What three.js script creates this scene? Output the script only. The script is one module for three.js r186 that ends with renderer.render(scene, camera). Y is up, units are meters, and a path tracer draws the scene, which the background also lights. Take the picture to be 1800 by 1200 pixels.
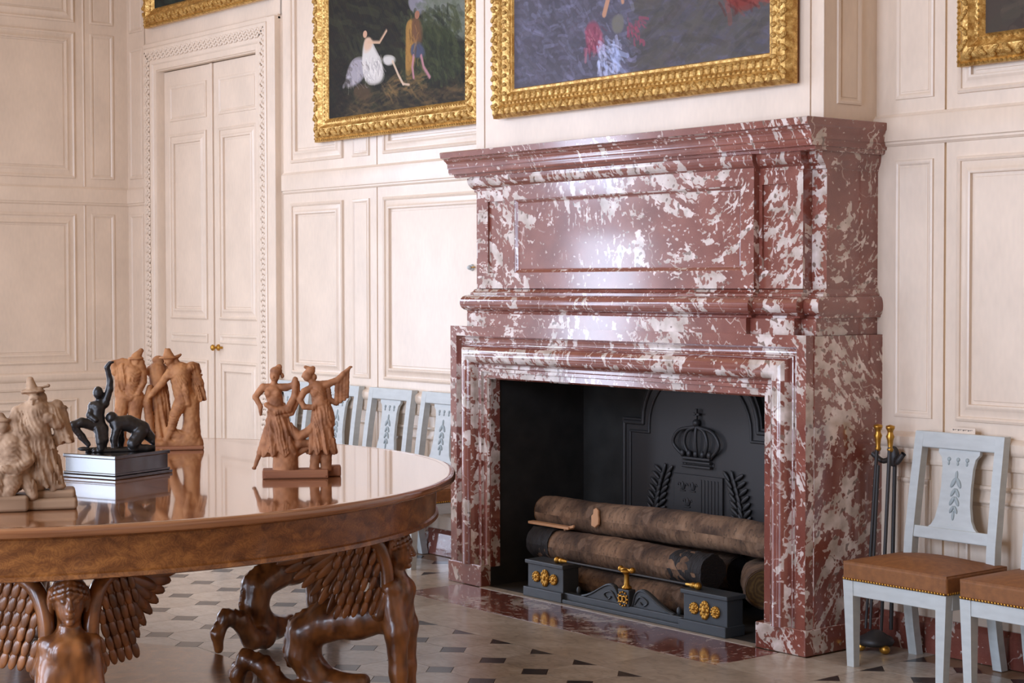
import * as THREE from 'three';
import { mergeGeometries, mergeVertices, toCreasedNormals } from 'three/addons/utils/BufferGeometryUtils.js';
import { RoundedBoxGeometry } from 'three/addons/geometries/RoundedBoxGeometry.js';
import { ImprovedNoise } from 'three/addons/math/ImprovedNoise.js';
import { RectAreaLightUniformsLib } from 'three/addons/lights/RectAreaLightUniformsLib.js';

// ------------------------------------------------------------------ camera, exposure, daylight
const scene = new THREE.Scene();
const renderer = new THREE.WebGLRenderer({ antialias: true });
renderer.toneMapping = THREE.LinearToneMapping;
renderer.toneMappingExposure = 1.0;
renderer.shadowMap.enabled = true;
scene.background = new THREE.Color(0x9fb4cc);
const YAW = 0.8907, F = 3061.1;
const camera = new THREE.PerspectiveCamera(2 * Math.atan(600 / F) * 180 / Math.PI, 1.5, 0.1, 60);
camera.position.set(6.0684, 1.55, 5.9726);
camera.rotation.order = 'YXZ';
camera.rotation.set(-0.0322, YAW, -0.0016);
scene.add(camera);
camera.updateMatrixWorld();

RectAreaLightUniformsLib.init();
// room: left wall x = XL, fireplace wall z = 0, opposite wall z = ZF, right wall x = XR
const XL = -5.872, XR = 8.6, ZF = 8.2, HC = 5.2;
const SKY = 13, LOWER_DAY = 9.8;                         // daylight through the tall windows: sky above, a weaker cool daylight below
const skyColor = new THREE.Color().setRGB(0.76, 0.92, 1.22), lowerDayColor = new THREE.Color().setRGB(0.8, 0.92, 1.16);
const WIN = [                                          // [wall, centre along the wall, width]
  ['left', 2.82, 0.95], ['left', 5.55, 0.95],
  ['far', -1.5, 1.1], ['far', 0.9, 1.4], ['far', 3.1, 1.4],  // the wider pair was added to brighten the right side of the room
];
const WY0 = 0.25, WY1 = 4.3;
function daylight(cx, cy, cz, nx, nz, w, h, color, intensity, tilt) {
  const l = new THREE.RectAreaLight(color, intensity, w, h);
  l.position.set(cx, cy, cz);
  l.lookAt(cx + nx, cy + Math.tan(tilt), cz + nz);
  l.castShadow = true;
  l.name = 'daylight';
  scene.add(l);
}
for (const [wall, c, w] of WIN) {
  const ww = w - 0.16, mid = 2.0, up = WY1 - mid - 0.06, lo = mid - WY0 - 0.06;
  if (wall === 'left') {
    daylight(XL + 0.12, mid + up / 2, c, 1, 0, ww, up, skyColor, SKY, -0.45);
    daylight(XL + 0.14, mid - lo / 2, c, 1, 0, ww, lo, lowerDayColor, LOWER_DAY, 0.0);
  } else {
    daylight(c, mid + up / 2, ZF - 0.12, 0, -1, ww, up, skyColor, SKY, -0.45);
    daylight(c, mid - lo / 2, ZF - 0.14, 0, -1, ww, lo, lowerDayColor, LOWER_DAY, 0.0);
  }
}

// ------------------------------------------------------------------ helpers
const V = (x, y, z) => new THREE.Vector3(x, y, z);
let seed = 7;
const rnd = () => { seed = (seed * 1664525 + 1013904223) >>> 0; return seed / 4294967296; };
const rr = (a, b) => a + (b - a) * rnd();
const clamp = (x, a, b) => Math.min(b, Math.max(a, x));
const sstep = (a, b, x) => { const t = clamp((x - a) / (b - a), 0, 1); return t * t * (3 - 2 * t); };
const perlin = new ImprovedNoise();
const n3 = (x, y, z) => perlin.noise(x, y, z);
const perm = new Uint8Array(512);
{ const p = [...Array(256).keys()]; for (let i = 255; i > 0; i--) { const j = Math.floor(rnd() * (i + 1)); [p[i], p[j]] = [p[j], p[i]]; } for (let i = 0; i < 512; i++) perm[i] = p[i & 255]; }
const GX = [1, -1, 1, -1, 1.41, -1.41, 0, 0], GY = [1, 1, -1, -1, 0, 0, 1.41, -1.41];
function n2(x, y) {
  const xi = Math.floor(x), yi = Math.floor(y), fx = x - xi, fy = y - yi, X = xi & 255, Y = yi & 255;
  const u = fx * fx * fx * (fx * (fx * 6 - 15) + 10), v = fy * fy * fy * (fy * (fy * 6 - 15) + 10);
  const g = (i, j) => { const h = perm[perm[(X + i) & 255] + ((Y + j) & 255)] & 7; return GX[h] * (fx - i) + GY[h] * (fy - j); };
  const a = g(0, 0), b = g(1, 0), c = g(0, 1), d = g(1, 1);
  const e = a + (b - a) * u, f = c + (d - c) * u;
  return e + (f - e) * v;
}
function fbm(x, y, o = 4) { let s = 0, a = 1, t = 0; for (let i = 0; i < o; i++) { s += a * n2(x, y); t += a; a *= 0.5; x = x * 2.03 + 17.1; y = y * 2.03 + 9.7; } return s / t; }

function dataTex(w, h, fn, srgb = true) {
  const d = new Uint8Array(w * h * 4);
  let k = 0;
  for (let j = 0; j < h; j++) for (let i = 0; i < w; i++) { const c = fn(i / w, j / h); d[k++] = clamp(c[0], 0, 255); d[k++] = clamp(c[1], 0, 255); d[k++] = clamp(c[2], 0, 255); d[k++] = 255; }
  const t = new THREE.DataTexture(d, w, h);
  t.magFilter = THREE.LinearFilter; t.minFilter = THREE.LinearMipmapLinearFilter; t.generateMipmaps = true;
  t.wrapS = t.wrapT = THREE.MirroredRepeatWrapping;
  if (srgb) t.colorSpace = THREE.SRGBColorSpace;
  t.needsUpdate = true;
  return t;
}
const mix3 = (a, b, t) => [a[0] + (b[0] - a[0]) * t, a[1] + (b[1] - a[1]) * t, a[2] + (b[2] - a[2]) * t];
const std = (o) => new THREE.MeshStandardMaterial(o);
const phy = (o) => new THREE.MeshPhysicalMaterial(o);
const srgb = (r, g, b) => new THREE.Color().setRGB(r / 255, g / 255, b / 255, THREE.SRGBColorSpace);

// uv in metres from the dominant axis of each face (geometry is made non-indexed)
function boxUV(geo, s = 1, ou = 0, ov = 0) {
  const g = geo.index ? geo.toNonIndexed() : geo;
  const p = g.attributes.position, uv = new Float32Array(p.count * 2), a = V(), b = V(), c = V(), n = V();
  for (let i = 0; i < p.count; i += 3) {
    a.fromBufferAttribute(p, i); b.fromBufferAttribute(p, i + 1); c.fromBufferAttribute(p, i + 2);
    n.copy(b).sub(a).cross(c.clone().sub(a));
    const ax = Math.abs(n.x), ay = Math.abs(n.y), az = Math.abs(n.z);
    [a, b, c].forEach((q, k) => {
      let u, v;
      if (az >= ax && az >= ay) { u = q.x; v = q.y; } else if (ax >= ay) { u = -q.z + 0.9; v = q.y + 0.23; } else { u = q.x; v = q.z; }
      uv[(i + k) * 2] = (u + ou) * s; uv[(i + k) * 2 + 1] = (v + ov) * s;
    });
  }
  g.setAttribute('uv', new THREE.BufferAttribute(uv, 2));
  return g;
}
const names = {};
function numbered(name) { const n = names[name] = (names[name] ?? -1) + 1; return n ? name + '_' + String(n).padStart(3, '0') : name; }
function shade(o) { o.castShadow = true; o.receiveShadow = true; return o; }
function mesh(name, geo, mat, parent = scene) {
  if (Array.isArray(geo)) geo = merge(geo);
  const m = shade(new THREE.Mesh(geo, mat));
  m.name = parent === scene ? numbered(name) : name;
  parent.add(m);
  return m;
}
function merge(list) {
  const keys = ['position', 'normal', 'uv'];
  const l = list.map((g) => { const q = g.index ? g.toNonIndexed() : g.clone(); for (const k of Object.keys(q.attributes)) if (!keys.includes(k)) q.deleteAttribute(k); if (!q.attributes.normal) q.computeVertexNormals(); if (!q.attributes.uv) q.setAttribute('uv', new THREE.BufferAttribute(new Float32Array(q.attributes.position.count * 2), 2)); return q; });
  return mergeGeometries(l);
}
function thing(name, label, category, pos = [0, 0, 0], turn = 0, group) {
  const o = new THREE.Group(); o.name = numbered(name); scene.add(o);
  o.position.set(...pos); o.rotation.y = turn; o.userData = { label, category };
  if (group) o.userData.group = group;
  return o;
}
function tag(o, label, category, group) { o.userData = { label, category }; if (group) o.userData.group = group; return o; }
function struct(name, label) { const o = new THREE.Group(); o.name = name; o.userData = { kind: 'structure', label, category: name.split('_')[0] }; scene.add(o); return o; }
// box by its limits
function bx(x0, x1, y0, y1, z0, z1) { const g = new THREE.BoxGeometry(x1 - x0, y1 - y0, z1 - z0); g.translate((x0 + x1) / 2, (y0 + y1) / 2, (z0 + z1) / 2); return g; }
function rbx(x0, x1, y0, y1, z0, z1, r = 0.004, s = 2) { const g = new RoundedBoxGeometry(x1 - x0, y1 - y0, z1 - z0, s, Math.min(r, (x1 - x0) / 2.01, (y1 - y0) / 2.01, (z1 - z0) / 2.01)); g.translate((x0 + x1) / 2, (y0 + y1) / 2, (z0 + z1) / 2); return g; }
function quads(list) {           // list of [a,b,c,d] with [x,y,z] corners, flat shaded
  const p = [];
  for (const [a, b, c, d] of list) p.push(...a, ...b, ...c, ...a, ...c, ...d);
  const g = new THREE.BufferGeometry();
  g.setAttribute('position', new THREE.Float32BufferAttribute(p, 3));
  g.computeVertexNormals();
  return g;
}
// mitred moulding round a rectangle in the xy plane; profile = [[inset, height], ...]
function frameGeo(x0, x1, y0, y1, profile, bottom = true, z = 0) {
  const q = [];
  for (let i = 0; i + 1 < profile.length; i++) {
    const [d, h] = profile[i], [e, k] = profile[i + 1], zb = bottom ? 1 : 0;
    const P = (dd, hh, cx, cy) => [cx ? x1 - dd : x0 + dd, cy ? y1 - dd : y0 + dd * zb, z + hh];
    const A = [P(d, h, 0, 0), P(d, h, 1, 0), P(d, h, 1, 1), P(d, h, 0, 1)], B = [P(e, k, 0, 0), P(e, k, 1, 0), P(e, k, 1, 1), P(e, k, 0, 1)];
    for (let s = bottom ? 0 : 1; s < 4; s++) { const t = (s + 1) % 4; q.push([A[s], A[t], B[t], B[s]]); }
  }
  return toCreasedNormals(quads(q), 0.6);
}
// moulding that runs round the left, front and right of a block; profile = [[overhang, y], ...]
function mouldU(x0, x1, zf, profile, side = 1, zb = 0) {
  const q = [], ring = ([o, y]) => [[x0 - o * side, y, zb], [x0 - o * side, y, zf + o], [x1 + o * side, y, zf + o], [x1 + o * side, y, zb]];
  for (let i = 0; i + 1 < profile.length; i++) {
    const A = ring(profile[i]), B = ring(profile[i + 1]);
    for (let s = 0; s < 3; s++) q.push([A[s], A[s + 1], B[s + 1], B[s]]);
  }
  const bot = ring(profile[0]), top = ring(profile[profile.length - 1]);
  q.push([top[0], top[1], top[2], top[3]], [bot[3], bot[2], bot[1], bot[0]]);
  return toCreasedNormals(quads(q), 0.6);
}
const arc = (cx, cy, r, a0, a1, n = 8, ry = r) => [...Array(n + 1).keys()].map((i) => { const a = (a0 + (a1 - a0) * i / n) * Math.PI / 180; return [cx + r * Math.cos(a), cy + ry * Math.sin(a)]; });
function tube(points, r, seg = 24, rad = 8, closed = false) { return new THREE.TubeGeometry(new THREE.CatmullRomCurve3(points.map((p) => V(...p)), closed), seg, r, rad, closed); }
function cyl(a, b, r0, r1 = r0, n = 12) {
  const A = V(...a), B = V(...b), d = B.clone().sub(A), g = new THREE.CylinderGeometry(r1, r0, d.length(), n);
  g.applyQuaternion(new THREE.Quaternion().setFromUnitVectors(V(0, 1, 0), d.clone().normalize()));
  g.translate((A.x + B.x) / 2, (A.y + B.y) / 2, (A.z + B.z) / 2);
  return g;
}
function ball(x, y, z, rx, ry = rx, rz = rx, w = 10, h = 8) { const g = new THREE.SphereGeometry(1, w, h); g.scale(rx, ry, rz); g.translate(x, y, z); return g; }
function lathe(pts, n = 48) { return new THREE.LatheGeometry(pts.map(([x, y]) => new THREE.Vector2(x, y)), n); }
// polygonal outline with thickness
function plate(pts, depth, bevel = 0) {
  const s = new THREE.Shape(pts.map(([x, y]) => new THREE.Vector2(x, y)));
  return new THREE.ExtrudeGeometry(s, { depth, bevelEnabled: bevel > 0, bevelSize: bevel, bevelThickness: bevel, bevelSegments: 2, curveSegments: 12 });
}

// ------------------------------------------------------------------ carved solids: blended distances meshed by surface nets
class Carve {
  constructor(lo, hi, cell) {
    this.lo = lo; this.c = cell;
    this.n = [0, 1, 2].map((i) => Math.ceil((hi[i] - lo[i]) / cell) + 1);
    this.f = new Float32Array(this.n[0] * this.n[1] * this.n[2]).fill(1);
  }
  each(lo, hi, fn) {
    const { lo: o, c, n, f } = this, a = [], b = [];
    for (let i = 0; i < 3; i++) { a[i] = Math.max(0, Math.floor((lo[i] - o[i]) / c)); b[i] = Math.min(n[i] - 1, Math.ceil((hi[i] - o[i]) / c)); }
    for (let k = a[2]; k <= b[2]; k++) for (let j = a[1]; j <= b[1]; j++) { let q = (k * n[1] + j) * n[0] + a[0]; for (let i = a[0]; i <= b[0]; i++, q++) f[q] = fn(o[0] + i * c, o[1] + j * c, o[2] + k * c, f[q]); }
  }
  add(lo, hi, k, dist) {
    this.each(lo.map((x) => x - 2.5 * k - 3 * this.c), hi.map((x) => x + 2.5 * k + 3 * this.c), (x, y, z, a) => { const d = dist(x, y, z), h = Math.max(k - Math.abs(a - d), 0) / k; return Math.min(a, d) - h * h * k / 4; });
    return this;
  }
  cut(lo, hi, k, dist) {
    this.each(lo.map((x) => x - 2 * k), hi.map((x) => x + 2 * k), (x, y, z, a) => { const d = -dist(x, y, z), h = Math.max(k - Math.abs(a - d), 0) / k; return Math.max(a, d) + h * h * k / 4; });
    return this;
  }
  cap(a, b, ra, rb = ra, k = 0.01) {
    const R = Math.max(ra, rb), dx = b[0] - a[0], dy = b[1] - a[1], dz = b[2] - a[2], L = dx * dx + dy * dy + dz * dz + 1e-12;
    return this.add([0, 1, 2].map((i) => Math.min(a[i], b[i]) - R), [0, 1, 2].map((i) => Math.max(a[i], b[i]) + R), k, (x, y, z) => {
      const t = clamp(((x - a[0]) * dx + (y - a[1]) * dy + (z - a[2]) * dz) / L, 0, 1);
      return Math.hypot(x - a[0] - t * dx, y - a[1] - t * dy, z - a[2] - t * dz) - ra - (rb - ra) * t;
    });
  }
  chain(pts, rs, k = 0.01) { for (let i = 0; i + 1 < pts.length; i++) this.cap(pts[i], pts[i + 1], rs[i], rs[i + 1], k); return this; }
  ellDist(c, r) { return (x, y, z) => { const a = (x - c[0]) / r[0], b = (y - c[1]) / r[1], d = (z - c[2]) / r[2], k0 = Math.hypot(a, b, d), k1 = Math.hypot(a / r[0], b / r[1], d / r[2]); return k1 < 1e-9 ? -Math.min(...r) : k0 * (k0 - 1) / k1; }; }
  ell(c, r, k = 0.01) { return this.add(c.map((x, i) => x - r[i]), c.map((x, i) => x + r[i]), k, this.ellDist(c, r)); }
  hollow(c, r, k = 0.005) { return this.cut(c.map((x, i) => x - r[i]), c.map((x, i) => x + r[i]), k, this.ellDist(c, r)); }
  // cloth that hangs from a to b, opening from ra to rb, with folds deepening downwards
  skirt(a, b, ra, rb, folds, amp, k = 0.01, flat = 0.8, phase = 0, power = 1) {
    const R = Math.max(ra, rb) + amp, dx = b[0] - a[0], dy = b[1] - a[1], dz = b[2] - a[2], L = dx * dx + dy * dy + dz * dz;
    return this.add([0, 1, 2].map((i) => Math.min(a[i], b[i]) - R), [0, 1, 2].map((i) => Math.max(a[i], b[i]) + R), k, (x, y, z) => {
      const s = ((x - a[0]) * dx + (y - a[1]) * dy + (z - a[2]) * dz) / L, t = clamp(s, 0, 1);
      const px = x - a[0] - s * dx, pz = (z - a[2] - s * dz) / flat;
      const th = Math.atan2(pz, px) + t * 0.6 + phase;
      const r = ra + (rb - ra) * Math.pow(t, power) + amp * (0.25 + t) * (Math.sin(folds * th) + 0.5 * Math.sin(folds * 1.7 * th + 1.3));
      return Math.max((Math.hypot(px, pz) - r) * 0.62, Math.max(-s, s - 1 - 0.05 * Math.sin(folds * th)) * Math.sqrt(L));
    });
  }
  // drapery lines pressed into whatever surface lies in the box
  pleat(lo, hi, amp, freq, dir, warp = 1.2) {
    return this.each(lo, hi, (x, y, z, a) => { if (Math.abs(a) > 6 * this.c) return a; const e = Math.min(1, Math.min(x - lo[0], hi[0] - x, y - lo[1], hi[1] - y) / (4 * this.c)); const p = (x * dir[0] + y * dir[1] + z * dir[2]) * freq + warp * n3(x * 28, y * 12, z * 28) * 3; return a + amp * Math.max(0, e) * (Math.abs(Math.sin(p)) - 0.6); }), this;
  }
  rough(freq, amp) { const { f, n, lo, c } = this; for (let q = 0, k = 0; k < n[2]; k++) for (let j = 0; j < n[1]; j++) for (let i = 0; i < n[0]; i++, q++) if (Math.abs(f[q]) < 5 * c) f[q] += amp * n3((lo[0] + i * c) * freq, (lo[1] + j * c) * freq, (lo[2] + k * c) * freq); return this; }
  floorCut(y) { this.each([-9, -9, -9], [9, y, 9], (px, py, pz, a) => Math.max(a, y - py)); return this; }
  geo() {
    const { f, n, lo, c } = this, [X, Y, Z] = n, id = new Int32Array(X * Y * Z).fill(-1), pos = [], idx = [];
    const at = (i, j, k) => (k * Y + j) * X + i;
    const E = [[0, 1], [0, 2], [0, 4], [1, 3], [1, 5], [2, 3], [2, 6], [3, 7], [4, 5], [4, 6], [5, 7], [6, 7]];
    const v = new Float32Array(8);
    for (let k = 0; k + 1 < Z; k++) for (let j = 0; j + 1 < Y; j++) for (let i = 0; i + 1 < X; i++) {
      let m = 0;
      for (let q = 0; q < 8; q++) { v[q] = f[at(i + (q & 1), j + (q >> 1 & 1), k + (q >> 2))]; if (v[q] < 0) m |= 1 << q; }
      if (m === 0 || m === 255) continue;
      let x = 0, y = 0, z = 0, s = 0;
      for (const [a, b] of E) if ((v[a] < 0) !== (v[b] < 0)) { const t = v[a] / (v[a] - v[b]); x += (a & 1) + t * ((b & 1) - (a & 1)); y += (a >> 1 & 1) + t * ((b >> 1 & 1) - (a >> 1 & 1)); z += (a >> 2) + t * ((b >> 2) - (a >> 2)); s++; }
      id[at(i, j, k)] = pos.length / 3;
      pos.push(lo[0] + (i + x / s) * c, lo[1] + (j + y / s) * c, lo[2] + (k + z / s) * c);
    }
    const quad = (a, b, d, e, flip) => { if (a < 0 || b < 0 || d < 0 || e < 0) return; flip ? idx.push(a, b, d, a, d, e) : idx.push(a, d, b, a, e, d); };
    for (let k = 1; k + 1 < Z; k++) for (let j = 1; j + 1 < Y; j++) for (let i = 1; i + 1 < X; i++) {
      const s = f[at(i, j, k)] < 0;
      if (s !== f[at(i + 1, j, k)] < 0) quad(id[at(i, j - 1, k - 1)], id[at(i, j, k - 1)], id[at(i, j, k)], id[at(i, j - 1, k)], s);
      if (s !== f[at(i, j + 1, k)] < 0) quad(id[at(i - 1, j, k - 1)], id[at(i - 1, j, k)], id[at(i, j, k)], id[at(i, j, k - 1)], s);
      if (s !== f[at(i, j, k + 1)] < 0) quad(id[at(i - 1, j - 1, k)], id[at(i, j - 1, k)], id[at(i, j, k)], id[at(i - 1, j, k)], s);
    }
    const g = new THREE.BufferGeometry();
    g.setAttribute('position', new THREE.Float32BufferAttribute(pos, 3));
    g.setIndex(idx);
    g.computeVertexNormals();
    return g;
  }
}
// mottled colour that belongs to the material (grain in the clay, figure in the wood)
function mottle(g, a, b, freq, stretch = [1, 1, 1]) {
  const p = g.attributes.position, c = new Float32Array(p.count * 3), A = srgb(...a), B = srgb(...b);
  for (let i = 0; i < p.count; i++) {
    const x = p.getX(i) * freq * stretch[0], y = p.getY(i) * freq * stretch[1], z = p.getZ(i) * freq * stretch[2];
    const t = clamp(0.5 + 0.9 * n3(x, y, z) + 0.45 * n3(x * 2.7 + 5, y * 2.7, z * 2.7), 0, 1);
    c[i * 3] = A.r + (B.r - A.r) * t; c[i * 3 + 1] = A.g + (B.g - A.g) * t; c[i * 3 + 2] = A.b + (B.b - A.b) * t;
  }
  g.setAttribute('color', new THREE.BufferAttribute(c, 3));
  return g;
}

// ------------------------------------------------------------------ materials
const marbleTex = dataTex(2048, 2048, (u, v) => {
  const x = u * 2.6, y = v * 2.6;
  const wx = x + 0.045 * fbm(x * 6, y * 6, 4) + 0.012 * n2(x * 34, y * 34), wy = y + 0.045 * fbm(x * 6 + 40, y * 6 + 8, 4) + 0.012 * n2(x * 34 + 9, y * 34);
  const ang = 0.5 + 0.9 * n2(x * 0.9 + 4, y * 0.9), ca = Math.cos(ang), sa = Math.sin(ang);
  const a = wx * ca + wy * sa, b = -wx * sa + wy * ca;               // the streaks run along b
  const dens = fbm(x * 1.35 + 3, y * 1.35, 2) + 0.5 * n2(x * 3.6 + 8, y * 3.6);
  const s = fbm(a * 9 + 2, b * 4.6, 4) + 0.42 * dens;
  const s2 = fbm(a * 24 + 30, b * 10 + 4, 4) + 0.36 * dens;
  const edge = 0.07 * n2(x * 70, y * 70) + 0.04 * n2(x * 150, y * 150);
  let w = Math.max(sstep(0.165, 0.215, s + edge), 0.95 * sstep(0.28, 0.33, s2 + edge));
  const red = sstep(0.16, 0.2, fbm(x * 15 + 50, y * 15, 3) + edge);   // islands of red inside the pale blotches
  w *= 1 - 0.9 * red;
  const vein = 1 - Math.abs(fbm(wx * 2.6 + 11, wy * 2.6 - 5, 4)) * 60;
  w = Math.max(w, 0.8 * sstep(0.2, 0.8, vein) * sstep(-0.02, 0.15, n2(x * 3.4 + 9, y * 3.4)));
  const speck = sstep(0.5, 0.56, n2(x * 46, y * 46) + 0.2 * dens);
  w = Math.max(w, 0.8 * speck);
  const t = 0.5 + 0.6 * fbm(x * 6, y * 6, 4), fine = 0.5 + 0.5 * n2(x * 160, y * 160);
  let c = mix3([108, 54, 44], [150, 90, 76], clamp(t * 1.1 + 0.2 * (fine - 0.5), 0, 1));
  const grey = mix3([232, 216, 208], [176, 158, 144], clamp(0.45 + 1.3 * fbm(x * 11 + 5, y * 11, 4), 0, 1));
  c = mix3(c, grey, w);
  const spot = sstep(0.3, 0.4, fbm(x * 26 + 70, y * 26, 2)) * w;
  return mix3(c, [98, 74, 62], spot * 0.7);
});
const marble = phy({ map: marbleTex, roughness: 0.22, clearcoat: 1, clearcoatRoughness: 0.09 });
const MS = 1 / 2.6;                                  // marble uv: metres to texture
const paintBump = dataTex(512, 512, (u, v) => { const n = 128 + 60 * fbm(u * 40, v * 14, 4) + 30 * n2(u * 200, v * 60); return [n, n, n]; }, false);
const paintTex = dataTex(512, 512, (u, v) => { const n = fbm(u * 9, v * 6, 4), m = n2(u * 120, v * 40); const k = 1 + 0.05 * n + 0.015 * m; return [231 * k, 211 * k, 190 * k]; });
const paint = phy({ map: paintTex, bumpMap: paintBump, bumpScale: 0.0005, roughness: 0.3, specularIntensity: 1 });
const ceilingMat = std({ color: srgb(228, 196, 152), roughness: 0.8 });  // tan tint picked so bounced light warms the upper walls
const stoneTex = (base, seedX) => dataTex(256, 256, (u, v) => { const n = fbm(u * 5 + seedX, v * 5, 5), m = fbm(u * 22 + seedX, v * 22, 3), w = 1 - Math.abs(fbm(u * 4 + 3 + seedX, v * 9, 3)) * 9; const k = 1 + 0.13 * n + 0.08 * m - 0.07 * sstep(0.3, 1, w); return base.map((x, i) => x * k * (1 + 0.02 * i * n)); });
const stone = [0, 1, 2].map((i) => phy({ map: stoneTex([[182, 168, 150], [172, 158, 141], [190, 177, 160]][i], i * 13), roughness: 0.26, clearcoat: 0.25, clearcoatRoughness: 0.18 }));
const slate = [0, 1].map((i) => phy({ map: stoneTex([[46, 40, 39], [38, 33, 33]][i], 31 + i * 7), roughness: 0.3, clearcoat: 0.15, clearcoatRoughness: 0.2 }));
const warmBounceFloor = std({ color: srgb(146, 116, 88), roughness: 0.35 });  // warm brown unlike the tiles, set to warm the room's bounced light
const grout = std({ color: srgb(128, 112, 100), roughness: 0.8 });
const goldTex = dataTex(256, 256, (u, v) => { const n = fbm(u * 10, v * 10, 4), m = n2(u * 60, v * 60); return mix3([150, 102, 40], [244, 206, 128], clamp(0.55 + 0.9 * n + 0.25 * m, 0, 1)); });
const goldBump = dataTex(256, 256, (u, v) => { const n = 128 + 100 * fbm(u * 26, v * 26, 3); return [n, n, n]; }, false);
const gold = std({ map: goldTex, bumpMap: goldBump, bumpScale: 0.004, metalness: 0.6, roughness: 0.38 });
const brass = std({ color: srgb(190, 142, 62), metalness: 0.85, roughness: 0.32 });
const burlTex = dataTex(1024, 512, (u, v) => { const x = u * 4, y = v * 2, w = fbm(x * 3, y * 3, 3); const n = fbm(x * 5 + w * 1.5, y * 9 + w, 5), r = Math.sin((fbm(x * 4 + 9, y * 4, 3) * 9 + y * 3) * 6); const m = n2(x * 90, y * 90); return mix3([92, 50, 22], [176, 116, 60], clamp(0.5 + 0.8 * n + 0.12 * r + 0.12 * m, 0, 1)); });
const burl = phy({ map: burlTex, roughness: 0.3, clearcoat: 0.5, clearcoatRoughness: 0.15 });
const topTex = dataTex(1024, 1024, (u, v) => { const n = fbm(u * 4, v * 46, 4), m = fbm(u * 6, v * 150, 2), b = fbm(u * 3 + 8, v * 5, 3); return mix3([120, 74, 46], [176, 122, 82], clamp(0.5 + 0.6 * n + 0.3 * m + 0.3 * b, 0, 1)); });
const tableTopMat = phy({ map: topTex, roughness: 0.1, ior: 1.6, clearcoat: 0.8, clearcoatRoughness: 0.035 });
const carvedWood = phy({ vertexColors: true, roughness: 0.3, clearcoat: 0.55, clearcoatRoughness: 0.2 });
const terracotta = std({ vertexColors: true, roughness: 0.75 });
const paleClay = std({ vertexColors: true, roughness: 0.8 });
const bronze = phy({ color: srgb(40, 36, 34), metalness: 0.35, roughness: 0.34 });
const ebony = phy({ color: srgb(30, 26, 26), roughness: 0.12, clearcoat: 1, clearcoatRoughness: 0.04, ior: 1.8 });
const bluePaintTex = dataTex(256, 256, (u, v) => { const n = fbm(u * 6, v * 20, 4); const k = 1 + 0.06 * n; return [192 * k, 196 * k, 193 * k]; });
const chairPaint = std({ map: bluePaintTex, roughness: 0.45 });
const chairCarve = std({ color: srgb(158, 168, 168), roughness: 0.55 });
const leatherTex = dataTex(256, 256, (u, v) => { const n = fbm(u * 14, v * 14, 4), m = n2(u * 100, v * 100); return mix3([116, 70, 32], [148, 94, 46], clamp(0.5 + 0.7 * n + 0.2 * m, 0, 1)); });
const leather = std({ map: leatherTex, roughness: 0.6 });
const iron = std({ color: srgb(56, 53, 52), roughness: 0.5, metalness: 0.2 });
const soot = std({ map: dataTex(256, 256, (u, v) => { const n = 34 + 16 * fbm(u * 8, v * 8, 4); return [n + 3, n, n - 4]; }), roughness: 0.9 });
const fenderPaint = std({ color: srgb(66, 71, 75), roughness: 0.42, metalness: 0.2 });
const barkTex = dataTex(512, 512, (u, v) => { const n = fbm(u * 5, v * 16, 5), m = fbm(u * 16, v * 30 + 7, 3), p = sstep(0.2, 0.3, fbm(u * 4 + 20, v * 5, 3)); let c = mix3([70, 50, 36], [150, 116, 88], clamp(0.5 + 0.5 * n + 1.1 * fbm(u * 2.3 + 40, v * 2.6, 3), 0, 1)); c = mix3(c, [40, 30, 24], sstep(0.15, 0.4, m) * 0.35); return mix3(c, [150, 122, 100], p * 0.4); });
const barkBump = dataTex(512, 512, (u, v) => { const n = 128 + 110 * fbm(u * 9, v * 34, 4); return [n, n, n]; }, false);
const bark = std({ map: barkTex, bumpMap: barkBump, bumpScale: 0.006, roughness: 0.9 });
const charred = std({ color: srgb(34, 29, 27), roughness: 0.75, bumpMap: barkBump, bumpScale: 0.01 });
const cutWood = std({ map: dataTex(256, 256, (u, v) => { const r = Math.hypot(u - 0.5, v - 0.5) * 60 + fbm(u * 6, v * 6, 3) * 4; return mix3([118, 82, 50], [164, 124, 84], 0.5 + 0.5 * Math.sin(r)); }), roughness: 0.85 });
const freshWood = std({ color: srgb(206, 154, 112), roughness: 0.8 });

// ------------------------------------------------------------------ room shell
const UVP = 0.5;
const P_ = (g) => boxUV(g, UVP);
const ceiling = struct('ceiling', 'unseen tan ceiling, tinted to bounce warm light onto the upper walls');
mesh('ceiling_slab', P_(bx(XL - 0.3, XR + 0.3, HC, HC + 0.2, -0.3, ZF + 0.3)), ceilingMat, ceiling);
const corniceProfile = [[0, 4.9], [0.02, 4.93], [0.05, 4.97], [0.12, 5.05], [0.16, 5.12], [0.2, 5.2]];

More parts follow.
